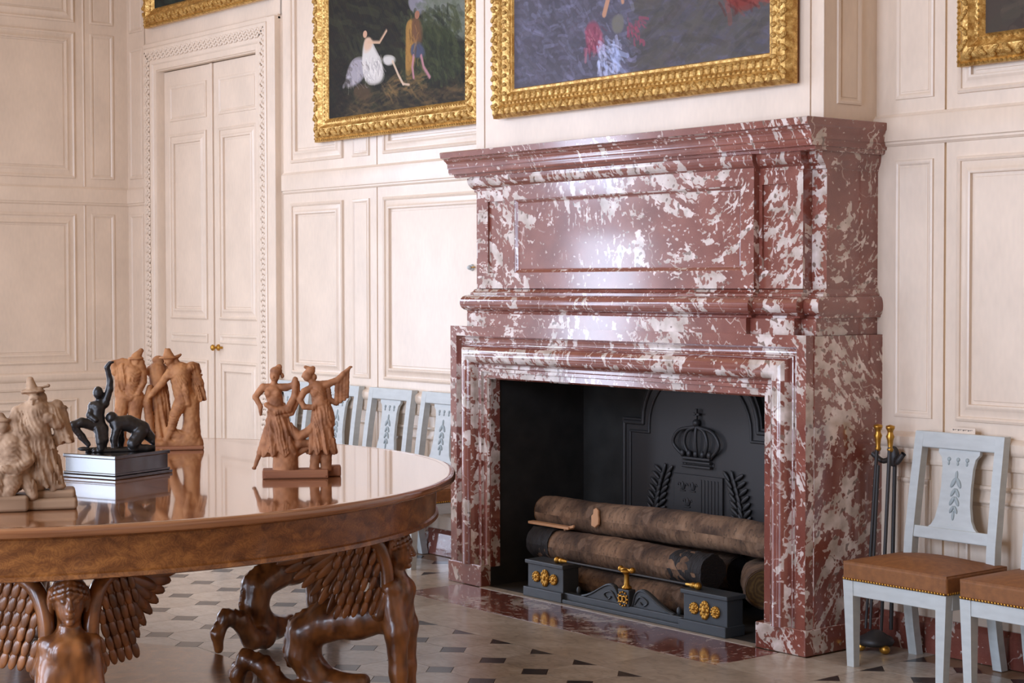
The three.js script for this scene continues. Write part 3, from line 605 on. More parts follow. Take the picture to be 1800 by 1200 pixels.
{
  const s = thing('wood_splinter', 'pale split of wood between the top and front logs', 'splinter', [-0.64, 0.331, 0.262]);
  mesh('split', merge([rbx(-0.2, 0.12, -0.008, 0.006, -0.02, 0.02, 0.003), rbx(-0.06, 0.02, -0.006, 0.008, 0.0, 0.012, 0.003).rotateZ(0.3).translate(0.13, 0.006, 0)]), freshWood, s);
  const c = thing('bark_chip', 'orange raw patch of wood on the top log', 'wood chip', [-0.37, 0.385, 0.248]);
  mesh('chip', plate([[-0.012, -0.04], [0.012, -0.046], [0.03, -0.03], [0.026, -0.004], [0.018, 0.01], [0.012, 0.034], [-0.004, 0.044], [-0.016, 0.036], [-0.014, 0.014], [-0.024, 0.004], [-0.018, -0.016]], 0.006, 0.004).rotateX(-0.25).translate(0, 0.012, -0.018), freshWood, c);
}

// ------------------------------------------------------------------ fender with two blocks, scrolls, post and rod
{
  const t = thing('fireplace_fender', 'blue-grey fender with gilt rosettes, scrolls and a brass rod', 'fender', [0, 0.003, 0.47]);
  for (const [x0, x1] of [[-0.611, -0.341], [0.491, 0.761]]) {
    const p = new THREE.Group(); p.name = 'pedestal'; t.add(p);
    mesh('block', rbx(x0, x1, 0.045, 0.165, -0.1, 0.0, 0.003), fenderPaint, p);
    mesh('block_foot', rbx(x0 - 0.02, x1 + 0.004, 0, 0.048, -0.11, 0.016, 0.004), fenderPaint, p);
    mesh('block_cap', rbx(x0 - 0.012, x1 + 0.01, 0.163, 0.184, -0.11, 0.012, 0.005), fenderPaint, p);
    const c = (x0 + x1) / 2;
    const ros = (x, rx, ry) => { const g = [ball(x, 0.104, 0.003, rx, ry, 0.008, 20, 8)]; for (let i = 0; i < 10; i++) { const a = i / 10 * Math.PI * 2; g.push(ball(x + rx * 0.72 * Math.cos(a), 0.104 + ry * 0.72 * Math.sin(a), 0.007, rx * 0.26, ry * 0.26, 0.006, 8, 6)); } g.push(ball(x, 0.104, 0.011, rx * 0.3, ry * 0.3, 0.006, 8, 6)); return merge(g); };
    mesh('rosette', ros(c - 0.066, 0.028, 0.028), brass, p); mesh('rosette', ros(c, 0.03, 0.044), brass, p); mesh('rosette', ros(c + 0.066, 0.028, 0.028), brass, p);
  }
  mesh('base_rail', merge([rbx(-0.345, 0.495, 0.0, 0.05, -0.05, -0.005, 0.004), rbx(-0.345, 0.495, 0.0, 0.02, -0.05, 0.012, 0.004)]), fenderPaint, t);
  for (const s of [-1, 1]) {
    const cx = 0.09, pts = [[0.045, 0.05]];
    for (let i = 0; i <= 14; i++) { const u = i / 14; pts.push([0.045 + u * 0.27, 0.05 + 0.095 * Math.pow(Math.sin(Math.PI * Math.pow(u, 0.55)), 1.2) * (1 - u * 0.55) + 0.002]); }
    pts.push([0.315, 0.05]);
    mesh('scroll_plate', plate(pts.map(([x, y]) => [cx + s * x, y]).reverse(), 0.014, 0.003).translate(0, 0, -0.034), fenderPaint, t);
    mesh('scroll_line', merge([tube(pts.slice(1, -1).map(([x, y]) => [cx + s * (x), y - 0.004, -0.016]), 0.005, 30, 6), tube([[cx + s * 0.06, 0.06, -0.016], [cx + s * 0.1, 0.1, -0.014], [cx + s * 0.15, 0.08, -0.014], [cx + s * 0.12, 0.06, -0.014], [cx + s * 0.1, 0.075, -0.014]], 0.004, 24, 6), ball(cx + s * 0.345, 0.07, -0.026, 0.011, 0.02, 0.011)]), fenderPaint, t);
  }
  mesh('centre_block', rbx(0.052, 0.128, 0.045, 0.125, -0.045, 0.0, 0.004), fenderPaint, t);
  const ring = []; for (const dx of [-0.012, 0.012]) ring.push(new THREE.TorusGeometry(0.014, 0.005, 8, 20).translate(0.09 + dx, 0.08, 0.004)); for (let i = 0; i < 12; i++) { const a = i / 12 * Math.PI * 2; ring.push(ball(0.09 + 0.032 * Math.cos(a), 0.08 + 0.032 * Math.sin(a), 0.003, 0.006, 0.006, 0.005, 6, 5)); }
  mesh('monogram', ring, brass, t);
  mesh('centre_post', lathe([[0.001, 0.125], [0.024, 0.125], [0.024, 0.135], [0.013, 0.143], [0.011, 0.19], [0.02, 0.2], [0.03, 0.205], [0.03, 0.213], [0.014, 0.22], [0.001, 0.222]], 20).translate(0.09, 0, -0.022), brass, t);
  mesh('post_arms', merge([cyl([0.05, 0.213, -0.022], [0.13, 0.213, -0.022], 0.011, 0.011, 12), ball(0.05, 0.216, -0.022, 0.015), ball(0.13, 0.216, -0.022, 0.015)]), brass, t);
  mesh('rod', cyl([-0.36, 0.2, -0.022], [0.53, 0.2, -0.022], 0.006, 0.006, 10), iron, t);
  for (const s of [-1, 1]) { const x = s < 0 ? -0.41 : 0.56; mesh('rod_knob', merge([ball(x, 0.2, -0.022, 0.018, 0.018, 0.018), ball(x - s * 0.03, 0.2, -0.022, 0.02, 0.014, 0.014), cyl([x - s * 0.04, 0.2, -0.022], [x - s * 0.075, 0.2, -0.022], 0.011, 0.007, 10)]), brass, t); }
}

// ------------------------------------------------------------------ fire irons leaning beside the fireplace
{
  const stand = thing('fire_tool_stand', 'dark iron stand for fire tools with gilt feet in the corner', 'tool stand', [1.34, 0, 0.17]);
  mesh('stand_base', lathe([[0.001, 0.03], [0.07, 0.03], [0.078, 0.045], [0.07, 0.06], [0.05, 0.07], [0.02, 0.09], [0.001, 0.09]], 28), iron, stand);
  mesh('stand_post', cyl([0, 0.08, -0.1], [0, 0.82, -0.12], 0.009, 0.009, 10), iron, stand);
  for (let k = 0; k < 3; k++) { const a = k * 2.1 + 0.3; mesh('foot', merge([ball(0.065 * Math.cos(a), 0.02, 0.065 * Math.sin(a), 0.026, 0.02, 0.02), ball(0.055 * Math.cos(a), 0.045, 0.055 * Math.sin(a), 0.018)]), brass, stand); }
  mesh('hook', merge([tube([[-0.08, 0.83, -0.07], [-0.03, 0.8, -0.08], [0, 0.82, -0.12], [0.05, 0.8, -0.07], [0.085, 0.84, -0.07]], 0.012, 24, 8), ball(0, 0.82, -0.11, 0.03, 0.045, 0.02)]), iron, stand);
  for (const [dx, nm, lab, k] of [[-0.035, 'fire_tongs', 'brass-handled fire tongs nearest the fireplace', 0], [0.03, 'fire_poker', 'brass-handled poker beside the tongs', 1]]) {
    const q = thing(nm, lab, 'fire tool', [1.35 + dx, 0.066, 0.165]);
    mesh('shaft', merge(k ? [cyl([0, 0.03, 0.02], [0, 0.8, -0.03], 0.007, 0.009, 10)] : [cyl([-0.01, 0.03, 0.03], [-0.002, 0.8, -0.03], 0.006, 0.008, 10), cyl([0.014, 0.03, 0.03], [0.004, 0.72, -0.03], 0.006, 0.008, 10)]), iron, q);
    mesh('handle', lathe([[0.001, 0.78], [0.01, 0.78], [0.014, 0.79], [0.01, 0.8], [0.013, 0.83], [0.018, 0.845], [0.012, 0.858], [0.012, 0.868], [0.019, 0.88], [0.019, 0.89], [0.001, 0.895]], 16).translate(0, 0, -0.033), brass, q);
  }
}
// small porcelain bell-pull boss on the panel left of the overmantel
{
  const k = thing('bell_pull', 'small grey boss on the panel left of the mantel', 'wall knob', [-1.66, 1.65, 0.006]);
  mesh('boss', merge([cyl([0, 0, 0], [0, 0, 0.014], 0.02, 0.017, 20), ball(0, 0, 0.022, 0.013, 0.013, 0.013, 14, 10)]), chairPaint, k);
  mesh('boss_stem', cyl([0.01, 0, 0.016], [0.035, 0.003, 0.016], 0.004, 0.004, 8), brass, k);
}

// ------------------------------------------------------------------ framed paintings
function canvasTex(w, h, draw) {
  const c = document.createElement('canvas'); c.width = w; c.height = h;
  const x = c.getContext('2d'); draw(x, w, h);
  const t = new THREE.CanvasTexture(c); t.colorSpace = THREE.SRGBColorSpace; return t;
}
function strokes(x, w, h, n, colors, len, wid, ang, al = 0.35, box = [0, 0, 1, 1]) {
  for (let i = 0; i < n; i++) {
    const px = (box[0] + (box[2] - box[0]) * rnd()) * w, py = (box[1] + (box[3] - box[1]) * rnd()) * h, a = ang + rr(-0.7, 0.7), l = len * rr(0.4, 1.4);
    x.globalAlpha = al * rr(0.4, 1); x.strokeStyle = colors[Math.floor(rnd() * colors.length)]; x.lineWidth = wid * rr(0.4, 1.5); x.lineCap = 'round';
    x.beginPath(); x.moveTo(px, py); x.quadraticCurveTo(px + l * Math.cos(a) * 0.5 + rr(-8, 8), py + l * Math.sin(a) * 0.5 + rr(-8, 8), px + l * Math.cos(a), py + l * Math.sin(a)); x.stroke();
  }
  x.globalAlpha = 1;
}
function blob(x, pts, fill, al = 1) { for (let i = 0; i < 9; i++) { const e = 1 + rr(-0.13, 0.13), cx = pts[0][0], cy = pts[0][1], jx = rr(-5, 5), jy = rr(-5, 5), q = pts.map(([a, b]) => [cx + (a - cx) * e + jx + rr(-3, 3), cy + (b - cy) * e + jy + rr(-3, 3)]); hard(x, q, fill, al * 0.3); } }
function hard(x, pts, fill, al = 1) { x.globalAlpha = al; x.fillStyle = fill; x.beginPath(); const n = pts.length; for (let i = 0; i < n; i++) { const [a, b] = pts[i], [c, d] = pts[(i + 1) % n]; if (!i) x.moveTo((a + c) / 2, (b + d) / 2); const [e, f] = pts[(i + 2) % n]; x.quadraticCurveTo(c, d, (c + e) / 2, (d + f) / 2); } x.closePath(); x.fill(); x.globalAlpha = 1; }
function limb(x, pts, w, col) { for (let i = 0; i < 6; i++) { x.globalAlpha = 0.4; const jx = rr(-2.5, 2.5), jy = rr(-2.5, 2.5); bone(x, pts.map(([a, b]) => [a + jx, b + jy]), w * rr(0.6, 1.15), col); } x.globalAlpha = 1; }
function bone(x, pts, w, col) { x.strokeStyle = col; x.lineWidth = w; x.lineCap = x.lineJoin = 'round'; x.beginPath(); pts.forEach(([a, b], i) => (i ? x.lineTo(a, b) : x.moveTo(a, b))); x.stroke(); }
// woodland scene: the lower part (as the photograph shows it) is 237 x 212 units up from the bottom left corner
const woodland = canvasTex(720, 1020, (x, w, h) => {
  const k = w / 237 * 0.62, X = (u) => u * w / 237, Y = (y, u = 90) => h - (218 - 33 * u / 237 - y) * 1.5, P = (a) => a.map(([u, v]) => [X(u), Y(v, u)]);
  x.fillStyle = '#221f18'; x.fillRect(0, 0, w, h);
  strokes(x, w, h, 1500, ['#2c2a1c', '#35351f', '#1b1813', '#3a3a26', '#241d16'], 70, 16, 0.6, 0.5);
  blob(x, P([[150, -30], [240, -40], [240, 60], [215, 65], [190, 30], [170, 10]]), '#6f7468', 0.8);
  blob(x, P([[140, -20], [165, -20], [172, 8], [150, 16]]), '#8a8790', 0.7);
  strokes(x, w, h, 260, ['#5c6454', '#747a6c', '#7e8078', '#565c48'], 40, 12, 0.3, 0.4, [0.66, 0.6, 1, 0.8]);
  blob(x, P([[165, 40], [200, 45], [222, 70], [225, 130], [170, 140], [150, 90]]), '#2b2c1b', 0.9);
  strokes(x, w, h, 500, ['#3c4126', '#30351f', '#4a4e30', '#22241a'], 36, 11, 1, 0.5, [0.55, 0.72, 0.95, 0.92]);
  strokes(x, w, h, 300, ['#3d3222', '#54422a', '#2a241c', '#6a5434'], 60, 9, 0.1, 0.4, [0.05, 0.95, 1, 1]);
  strokes(x, w, h, 100, ['#70593a', '#8a6a3e'], 40, 6, 0.2, 0.4, [0.4, 0.91, 0.7, 0.95]);
  // seated figure in white, arm lifted
  blob(x, P([[42, 96], [62, 92], [72, 110], [60, 140], [34, 152], [30, 135]]), '#a9a2a8', 0.9);
  blob(x, P([[66, 60], [78, 56], [84, 76], [98, 104], [100, 142], [70, 146], [62, 110]]), '#d8d0c8');
  blob(x, P([[66, 56], [78, 54], [82, 72], [66, 82]]), '#d4b094');
  limb(x, P([[74, 62], [94, 64], [106, 42]]), 4.2 * k, '#cfa98c'); x.fillStyle = '#c89c80'; x.beginPath(); x.arc(X(68), Y(46, 68), 6 * k, 0, 7); x.fill();
  blob(x, P([[100, 92], [118, 92], [122, 104], [110, 112], [100, 106]]), '#cfc8c2'); limb(x, P([[116, 104], [126, 132], [134, 150]]), 5 * k, '#d0b49c'); limb(x, P([[134, 150], [144, 152]]), 3 * k, '#d0b49c');
  limb(x, P([[38, 130], [28, 150]]), 6 * k, '#b0a8ac');
  strokes(x, w, h, 90, ['#efe8e0', '#b4aaa6', '#8c8484'], 26, 4, 1.3, 0.5, [0.29, 0.83, 0.41, 0.89]);
  blob(x, P([[48, 150], [70, 148], [82, 172], [62, 180], [46, 170]]), '#5a4030', 0.5);
  // standing figure with ochre cloak
  blob(x, P([[140, 28], [152, 24], [160, 60], [150, 130], [138, 134], [140, 80]]), '#a5783c');
  blob(x, P([[150, 24], [160, 22], [166, 46], [164, 74], [150, 72]]), '#6d4a34'); x.fillStyle = '#9a6a52'; x.beginPath(); x.arc(X(158), Y(16, 158), 6.5 * k, 0, 7); x.fill();
  blob(x, P([[148, 72], [166, 72], [170, 96], [148, 98]]), '#4a4c60');
  limb(x, P([[152, 96], [150, 118], [152, 138]]), 5 * k, '#b27c84'); limb(x, P([[164, 96], [168, 118], [178, 138]]), 5 * k, '#b48088');
  strokes(x, w, h, 260, ['#1c1813', '#17140f', '#2a2117'], 40, 10, 0.3, 0.3, [0, 0.82, 0.12, 1]);
  strokes(x, w, h, 60, ['#c9c0b8', '#8f8890', '#5a5248'], 22, 3, 1.2, 0.45, [0.14, 0.83, 0.3, 0.91]);
  strokes(x, w, h, 50, ['#c08c48', '#7a5428', '#4a3420'], 30, 4, 1.45, 0.4, [0.57, 0.73, 0.68, 0.9]);
});
const stormy = canvasTex(1024, 1100, (x, w, h) => {
  x.fillStyle = '#55515a'; x.fillRect(0, 0, w, h);
  strokes(x, w, h, 2600, ['#625e6c', '#4b4750', '#6c687a', '#59545f', '#47434a', '#726e84'], 46, 16, 0.25, 0.3);
  strokes(x, w, h, 900, ['#56504a', '#484440', '#5c5650'], 60, 16, -0.2, 0.4, [0.48, 0.6, 1, 1]);
  strokes(x, w, h, 420, ['#7c7a94', '#8a88a6', '#6a6678', '#50505c'], 30, 9, 0.5, 0.35, [0, 0.74, 0.5, 1]);
  blob(x, [[320, 950], [365, 940], [390, 985], [380, 1030], [330, 1020]], '#8a4a5a', 0.85); strokes(x, w, h, 50, ['#a8546a', '#c07a88', '#6a3a48'], 26, 8, 1.2, 0.5, [0.31, 0.87, 0.38, 0.93]);
  strokes(x, w, h, 70, ['#a9b4dc', '#c4c8e6'], 34, 9, 1, 0.5, [0.36, 0.9, 0.45, 0.99]);
  blob(x, [[430, 940], [480, 935], [480, 985], [435, 985]], '#6f6c66', 0.8);
  blob(x, [[830, 880], [1000, 870], [1000, 940], [930, 985], [870, 950]], '#7c342e', 0.9); strokes(x, w, h, 70, ['#96463c', '#5c241e'], 40, 11, 0.8, 0.5, [0.82, 0.8, 0.98, 0.88]);
  limb(x, [[400, 930], [420, 880], [440, 850]], 15, '#b98a6e'); limb(x, [[460, 850], [475, 905]], 12, '#b98a6e');
  strokes(x, w, h, 20, ['#a0485c'], 26, 8, 0.9, 0.6, [0.48, 0.86, 0.54, 0.93]);
});
const brownScene = canvasTex(512, 640, (x, w, h) => { x.fillStyle = '#4a4038'; x.fillRect(0, 0, w, h); strokes(x, w, h, 900, ['#5a4e42', '#3c342e', '#6b5a4a', '#48443a'], 70, 14, 0.1, 0.5); strokes(x, w, h, 80, ['#8a6a58', '#7a6452'], 60, 10, 0, 0.4, [0, 0.75, 1, 0.85]); });
const darkScene = canvasTex(512, 512, (x, w, h) => { x.fillStyle = '#232a27'; x.fillRect(0, 0, w, h); strokes(x, w, h, 700, ['#2c3632', '#1c211e', '#38443c', '#2a2620'], 60, 14, 0.4, 0.5); });
const weave = dataTex(256, 256, (u, v) => { const n = 128 + 50 * Math.sin(u * 400) * Math.sin(v * 400) + 70 * fbm(u * 20, v * 20, 3); return [n, n, n]; }, false);

function leafGeo(l, w, t) { const g = ball(0, 0, 0, w, l, t, 7, 5); return g; }
function painting(label, tex, x0, x1, y0, y1, z, width, style, parentTurn = 0) {
  const p = thing('framed_painting', label, 'painting', [0, 0, z]);
  const a = width, th = 0.06;
  const prof = style === 'acanthus'
    ? [[0, 0], [0, th * 0.55], [a * 0.06, th * 0.7], [a * 0.14, th * 0.95], [a * 0.3, th], [a * 0.4, th * 0.8], [a * 0.46, th * 0.6], [a * 0.52, th * 0.6], [a * 0.58, th * 0.72], [a * 0.72, th * 0.72], [a * 0.84, th * 0.5], [a * 0.88, th * 0.36], [a * 0.96, th * 0.36], [a, th * 0.2]]
    : [[0, 0], [0, th * 0.5], [a * 0.08, th * 0.62], [a * 0.14, th * 0.5], [a * 0.24, th * 0.8], [a * 0.4, th], [a * 0.56, th * 0.95], [a * 0.7, th * 0.6], [a * 0.8, th * 0.5], [a * 0.86, th * 0.56], [a * 0.94, th * 0.4], [a, th * 0.2]];
  mesh('frame', boxUV(frameGeo(x0, x1, y0, y1, prof), 3), gold, p);
  const put = [], run = (d, hgt, step, make) => {
    const A = [[x0 + d, y0 + d], [x1 - d, y0 + d], [x1 - d, y1 - d], [x0 + d, y1 - d]];
    for (let s = 0; s < 4; s++) { const [ax, ay] = A[s], [bx_, by] = A[(s + 1) % 4], L = Math.hypot(bx_ - ax, by - ay), n = Math.round(L / step), an = Math.atan2(by - ay, bx_ - ax); for (let i = 0; i < n; i++) { const t = (i + 0.5) / n, g = make(i); g.rotateZ(an); g.translate(ax + (bx_ - ax) * t, ay + (by - ay) * t, hgt); put.push(g); } }
  };
  if (style === 'acanthus') {
    run(a * 0.2, th * 0.97, 0.05, (i) => leafGeo(0.022, 0.013, 0.011).rotateZ(i % 2 ? 0.7 : -0.7));
    run(a * 0.3, th * 0.95, 0.045, (i) => leafGeo(0.014, 0.01, 0.01).rotateZ(i % 2 ? -0.5 : 0.5));
    run(a * 0.5, th * 0.62, 0.03, () => ball(0, 0, 0, 0.008, 0.006, 0.006, 6, 5));
    run(a * 0.68, th * 0.72, 0.045, () => leafGeo(0.018, 0.012, 0.01));
  } else {
    run(a * 0.4, th * 0.98, 0.06, (i) => leafGeo(0.03, 0.012, 0.012).rotateZ(i % 2 ? 0.9 : -0.9));
    run(a * 0.36, th * 0.96, 0.06, (i) => ball(0, (i % 2 ? 1 : -1) * 0.014, 0, 0.014, 0.011, 0.012, 7, 5));
    run(a * 0.07, th * 0.6, 0.022, () => ball(0, 0, 0, 0.006, 0.006, 0.006, 6, 5));
    run(a * 0.84, th * 0.55, 0.025, () => ball(0, 0, 0, 0.007, 0.005, 0.005, 6, 5));
  }
  mesh('carved_ornament', put, gold, p).userData.kind = 'stuff';
  mesh('backing', bx(x0 + 0.01, x1 - 0.01, y0 + 0.01, y1 - 0.01, -0.02, 0.008), burl, p);
  const c = new THREE.PlaneGeometry(x1 - x0 - 2 * a + 0.01, y1 - y0 - 2 * a + 0.01); c.translate((x0 + x1) / 2, (y0 + y1) / 2, 0.012);
  mesh('canvas', c, phy({ map: tex, roughness: 0.62, specularIntensity: 0.35, bumpMap: weave, bumpScale: 0.001 }), p);
  return p;
}
painting('woodland painting in gilt frame, seated figure in white and standing figure in ochre', woodland, -3.217, -1.54, 2.445, 4.73, 0.02, 0.14, 'leaf');
painting('large blue-grey stormy painting in gilt frame above the mantel', stormy, -0.977, 1.06, 2.404, 4.6, BD + 0.02, 0.145, 'acanthus');
painting('brown painting in gilt frame at the right edge, above the chairs', brownScene, 1.646, 3.3, 2.44, 4.6, 0.02, 0.125, 'leaf');
painting('dark painting in gilt frame above the double door', darkScene, -5.48, -3.82, 3.415, 4.8, 0.03, 0.13, 'leaf');

// ------------------------------------------------------------------ pale blue chairs
function makeChair() {
  const c = new THREE.Group();
  const C_ = (g) => boxUV(g, 2);
  // local: x right, z to the front; the origin is the floor under the middle of the seat's front edge, rear towards -z
  const SH = 0.352, W = 0.255, DF = 0.0, DB = -0.4;
  for (const s of [-1, 1]) {
    const g = new THREE.BoxGeometry(0.05, SH, 0.05, 1, 6, 1), p = g.attributes.position;
    for (let i = 0; i < p.count; i++) { const t = 0.5 - p.getY(i) / SH, k = 1 - 0.3 * t; p.setX(i, s * (W - 0.025) + (p.getX(i)) * k - s * 0.01 * t); p.setZ(i, p.getZ(i) * k - 0.025); }
    g.translate(0, SH / 2, 0); g.computeVertexNormals();
    mesh('front_leg', C_(g), chairPaint, c);
    // rear leg sweeps back to the floor and runs up into the back post
    const pr = [[-0.415, 0], [-0.39, 0.12], [-0.37, 0.25], [-0.365, 0.36], [-0.375, 0.5], [-0.405, 0.72], [-0.44, 0.938]], th = 0.042, L = [], R = [];
    const qs = [];
    for (let i = 0; i + 1 < pr.length; i++) {
      const [z0, y0] = pr[i], [z1, y1] = pr[i + 1], x = (y) => s * (0.21 - 0.012 * y), w = 0.021;
      const q = (xx, y, z) => [xx, y, z];
      const a0 = x(y0) - w, a1 = x(y0) + w, b0 = x(y1) - w, b1 = x(y1) + w, h = th / 2;
      qs.push([q(a0, y0, z0 + h), q(a1, y0, z0 + h), q(b1, y1, z1 + h), q(b0, y1, z1 + h)], [q(a1, y0, z0 - h), q(a0, y0, z0 - h), q(b0, y1, z1 - h), q(b1, y1, z1 - h)], [q(a1, y0, z0 + h), q(a1, y0, z0 - h), q(b1, y1, z1 - h), q(b1, y1, z1 + h)], [q(a0, y0, z0 - h), q(a0, y0, z0 + h), q(b0, y1, z1 + h), q(b0, y1, z1 - h)]);
      if (i === pr.length - 2) qs.push([q(b0, y1, z1 + h), q(b1, y1, z1 + h), q(b1, y1, z1 - h), q(b0, y1, z1 - h)]);
      if (i === 0) qs.push([q(a0, y0, z0 - h), q(a1, y0, z0 - h), q(a1, y0, z0 + h), q(a0, y0, z0 + h)]);
    }
    mesh('back_post', C_(toCreasedNormals(quads(qs), 0.5)), chairPaint, c);
  }
  mesh('seat_frame', C_(merge([rbx(-W + 0.03, W - 0.03, 0.29, SH, -0.048, -0.004, 0.004), rbx(-W, -W + 0.04, 0.29, SH, -0.38, -0.04, 0.004), rbx(W - 0.04, W, 0.29, SH, -0.38, -0.04, 0.004), rbx(-0.2, 0.2, 0.29, SH, -0.4, -0.36, 0.004)])), chairPaint, c);
  // stuffed seat
  { const g = new RoundedBoxGeometry(2 * W + 0.006, 0.075, 0.395, 4, 0.012), p = g.attributes.position;
    for (let i = 0; i < p.count; i++) { const x = p.getX(i) / W, z = p.getZ(i) / 0.2; if (p.getY(i) > 0) p.setY(i, p.getY(i) + 0.03 * Math.max(0, 1 - x * x) * Math.max(0, 1 - z * z)); }
    const u = new THREE.BoxGeometry(2 * W, 0.02, 0.39, 16, 1, 14), q = u.attributes.position;
    for (let i = 0; i < q.count; i++) { const x = q.getX(i) / W, z = q.getZ(i) / 0.2; if (q.getY(i) > 0) q.setY(i, q.getY(i) + 0.034 * Math.max(0, 1 - x * x) * Math.max(0, 1 - z * z)); }
    u.computeVertexNormals(); u.translate(0, 0.071, 0);
    g.computeVertexNormals();
    const seat = mesh('seat', boxUV(merge([g.translate(0, SH + 0.0375, -0.197), u.translate(0, SH - 0.005, -0.197)]), 2.5), leather, c);
    const n = []; for (let i = 0; i < 36; i++) n.push(ball(-W + 0.008 + i * (2 * W - 0.016) / 35, SH + 0.006, 0.003, 0.0055, 0.0055, 0.004, 6, 4)); for (let i = 0; i < 26; i++) for (const s of [-1, 1]) n.push(ball(s * (W + 0.004), SH + 0.006, -0.01 - i * 0.0145, 0.004, 0.0055, 0.0055, 6, 4));
    mesh('nail_heads', n, brass, seat).userData.kind = 'stuff'; }
  // back: top rail, lower rail, pierced splat with carved ornament
  const back = new THREE.Group(); back.name = 'backrest'; c.add(back); back.position.set(0, 0.5, -0.375); back.rotation.x = -0.146;
  mesh('top_rail', C_(rbx(-0.22, 0.22, 0.375, 0.443, -0.02, 0.02, 0.006)), chairPaint, back);
  mesh('lower_rail', C_(rbx(-0.2, 0.2, 0.0, 0.05, -0.016, 0.016, 0.005)), chairPaint, back);
  const half = [[0.125, 0.045], [0.105, 0.06], [0.088, 0.09], [0.076, 0.15], [0.072, 0.22], [0.074, 0.3], [0.082, 0.34], [0.1, 0.36], [0.1, 0.38]];
  mesh('splat', C_(plate([...half, ...half.map(([x, y]) => [-x, y]).reverse()], 0.014, 0.002).translate(0, 0, -0.007)), chairPaint, back);
  const orn = [];
  for (const [y, r] of [[0.24, 0.024], [0.2, 0.02], [0.165, 0.022], [0.13, 0.018]]) for (const s of [-1, 1]) { const g = ball(0, 0, 0, r * 0.42, r, 0.006, 8, 6); g.rotateZ(s * 0.5); g.translate(s * r * 0.55, y, 0.01); orn.push(g); }
  orn.push(ball(0, 0.27, 0.01, 0.007, 0.02, 0.005), ball(0, 0.105, 0.01, 0.007, 0.02, 0.005));
  for (const s of [-1, 0, 1]) orn.push(ball(s * 0.045, 0.335, 0.01, 0.009, 0.009, 0.005), ball(s * 0.045, 0.318, 0.01, 0.005, 0.008, 0.004));
  mesh('carved_ornament', orn, chairCarve, back);
  return c;
}
const chair0 = makeChair();
const chairSpots = [
  [1.683, 0.488, 'pale blue wooden chair with brown seat beside the fire tools', 'chairs right of the fireplace'],
  [2.256, 0.488, 'pale blue wooden chair with brown seat cut off by the right edge', 'chairs right of the fireplace'],
  [-1.86, 0.47, 'pale blue chair standing against the marble fireplace, behind the table', 'chairs behind the table'],
  [-2.4, 0.47, 'second pale blue chair left of the fireplace, behind the table', 'chairs behind the table'],
  [-2.95, 0.47, 'third pale blue chair left of the fireplace, half behind the dancers', 'chairs behind the table'],
  [-3.5, 0.47, 'farthest pale blue chair, hidden behind the dancing figures, by the door', 'chairs behind the table'],
];
chairSpots.forEach(([x, z, label, group], i) => {
  const c = i ? chair0.clone() : chair0;
  c.name = numbered('side_chair'); c.position.set(x, 0, z); tag(c, label, 'chair', group);
  scene.add(c);
});
{
  const k = thing('paper_card', 'small white printed card standing on the right chair\'s back', 'card', [1.69, 0.936, 0.052]);
  mesh('card', rbx(-0.06, 0.06, 0, 0.028, -0.001, 0.001, 0.0008), paint, k);
  const m = []; for (let i = 0; i < 12; i++) m.push(bx(-0.05 + i * 0.0083, -0.0455 + i * 0.0083, 0.014 + (i % 3) * 0.002, 0.02, 0.001, 0.0016)); mesh('print', m, iron, k);
}

// ------------------------------------------------------------------ round table on winged sphinxes
const TX = -0.198, TZ = 3.2, TH = 0.84, TR = 1.569, AR = 1.497;
const camR = V(Math.cos(YAW), 0, -Math.sin(YAW)), camF = V(-Math.sin(YAW), 0, -Math.cos(YAW));
const table = thing('round_table', 'large round polished wooden table carried by carved winged sphinxes', 'table', [TX, 0, TZ], 0);
{
  const top = new THREE.CircleGeometry(TR - 0.034, 128); top.rotateX(-Math.PI / 2); top.translate(0, TH - 0.0005, 0);
  const p = top.attributes.position, uv = top.attributes.uv;
  for (let i = 0; i < p.count; i++) uv.setXY(i, p.getX(i) / 3.2 + 0.5, p.getZ(i) / 3.2 + 0.5);
  mesh('table_top', top, tableTopMat, table);
  const rim = lathe([[TR - 0.036, TH - 0.004], [TR - 0.035, TH - 0.0002], [TR - 0.034, TH], [TR - 0.018, TH], [TR - 0.008, TH - 0.0008], [TR - 0.003, TH - 0.004], [TR - 0.001, TH - 0.008], [TR, TH - 0.013], [TR, TH - 0.024], [TR - 0.003, TH - 0.029], [TR - 0.008, TH - 0.031], [TR - 0.03, TH - 0.032], [0.4, TH - 0.032]], 192);
  const u3 = rim.attributes.uv, p3 = rim.attributes.position;
  for (let i = 0; i < p3.count; i++) u3.setXY(i, u3.getX(i) * 6, p3.getY(i) * 2);
  mesh('rim', rim, tableTopMat, table);
  const ap = lathe([[AR - 0.03, TH - 0.03], [AR + 0.012, TH - 0.032], [AR + 0.014, TH - 0.04], [AR, TH - 0.046], [AR - 0.004, TH - 0.15], [AR + 0.004, TH - 0.155], [AR + 0.006, TH - 0.168], [AR - 0.004, TH - 0.172], [AR - 0.03, TH - 0.172], [AR - 0.03, TH - 0.03]], 160);
  const u2 = ap.attributes.uv, p2 = ap.attributes.position;
  for (let i = 0; i < p2.count; i++) u2.setXY(i, u2.getX(i) * 2 * Math.PI * AR / 1.3, p2.getY(i) / 0.65);
  mesh('apron', toCreasedNormals(ap, 0.5), burl, table);
  mesh('underframe', boxUV(lathe([[0.001, TH - 0.034], [AR - 0.03, TH - 0.034], [AR - 0.03, TH - 0.05], [0.001, TH - 0.05]], 60), 0.7), burl, table);
  mesh('plinth', boxUV(lathe([[0.001, 0], [0.8, 0], [0.8, 0.02], [0.78, 0.03], [0.001, 0.03]], 80), 0.7), burl, table);
}
const WOOD_A = [84, 46, 20], WOOD_B = [150, 92, 46];
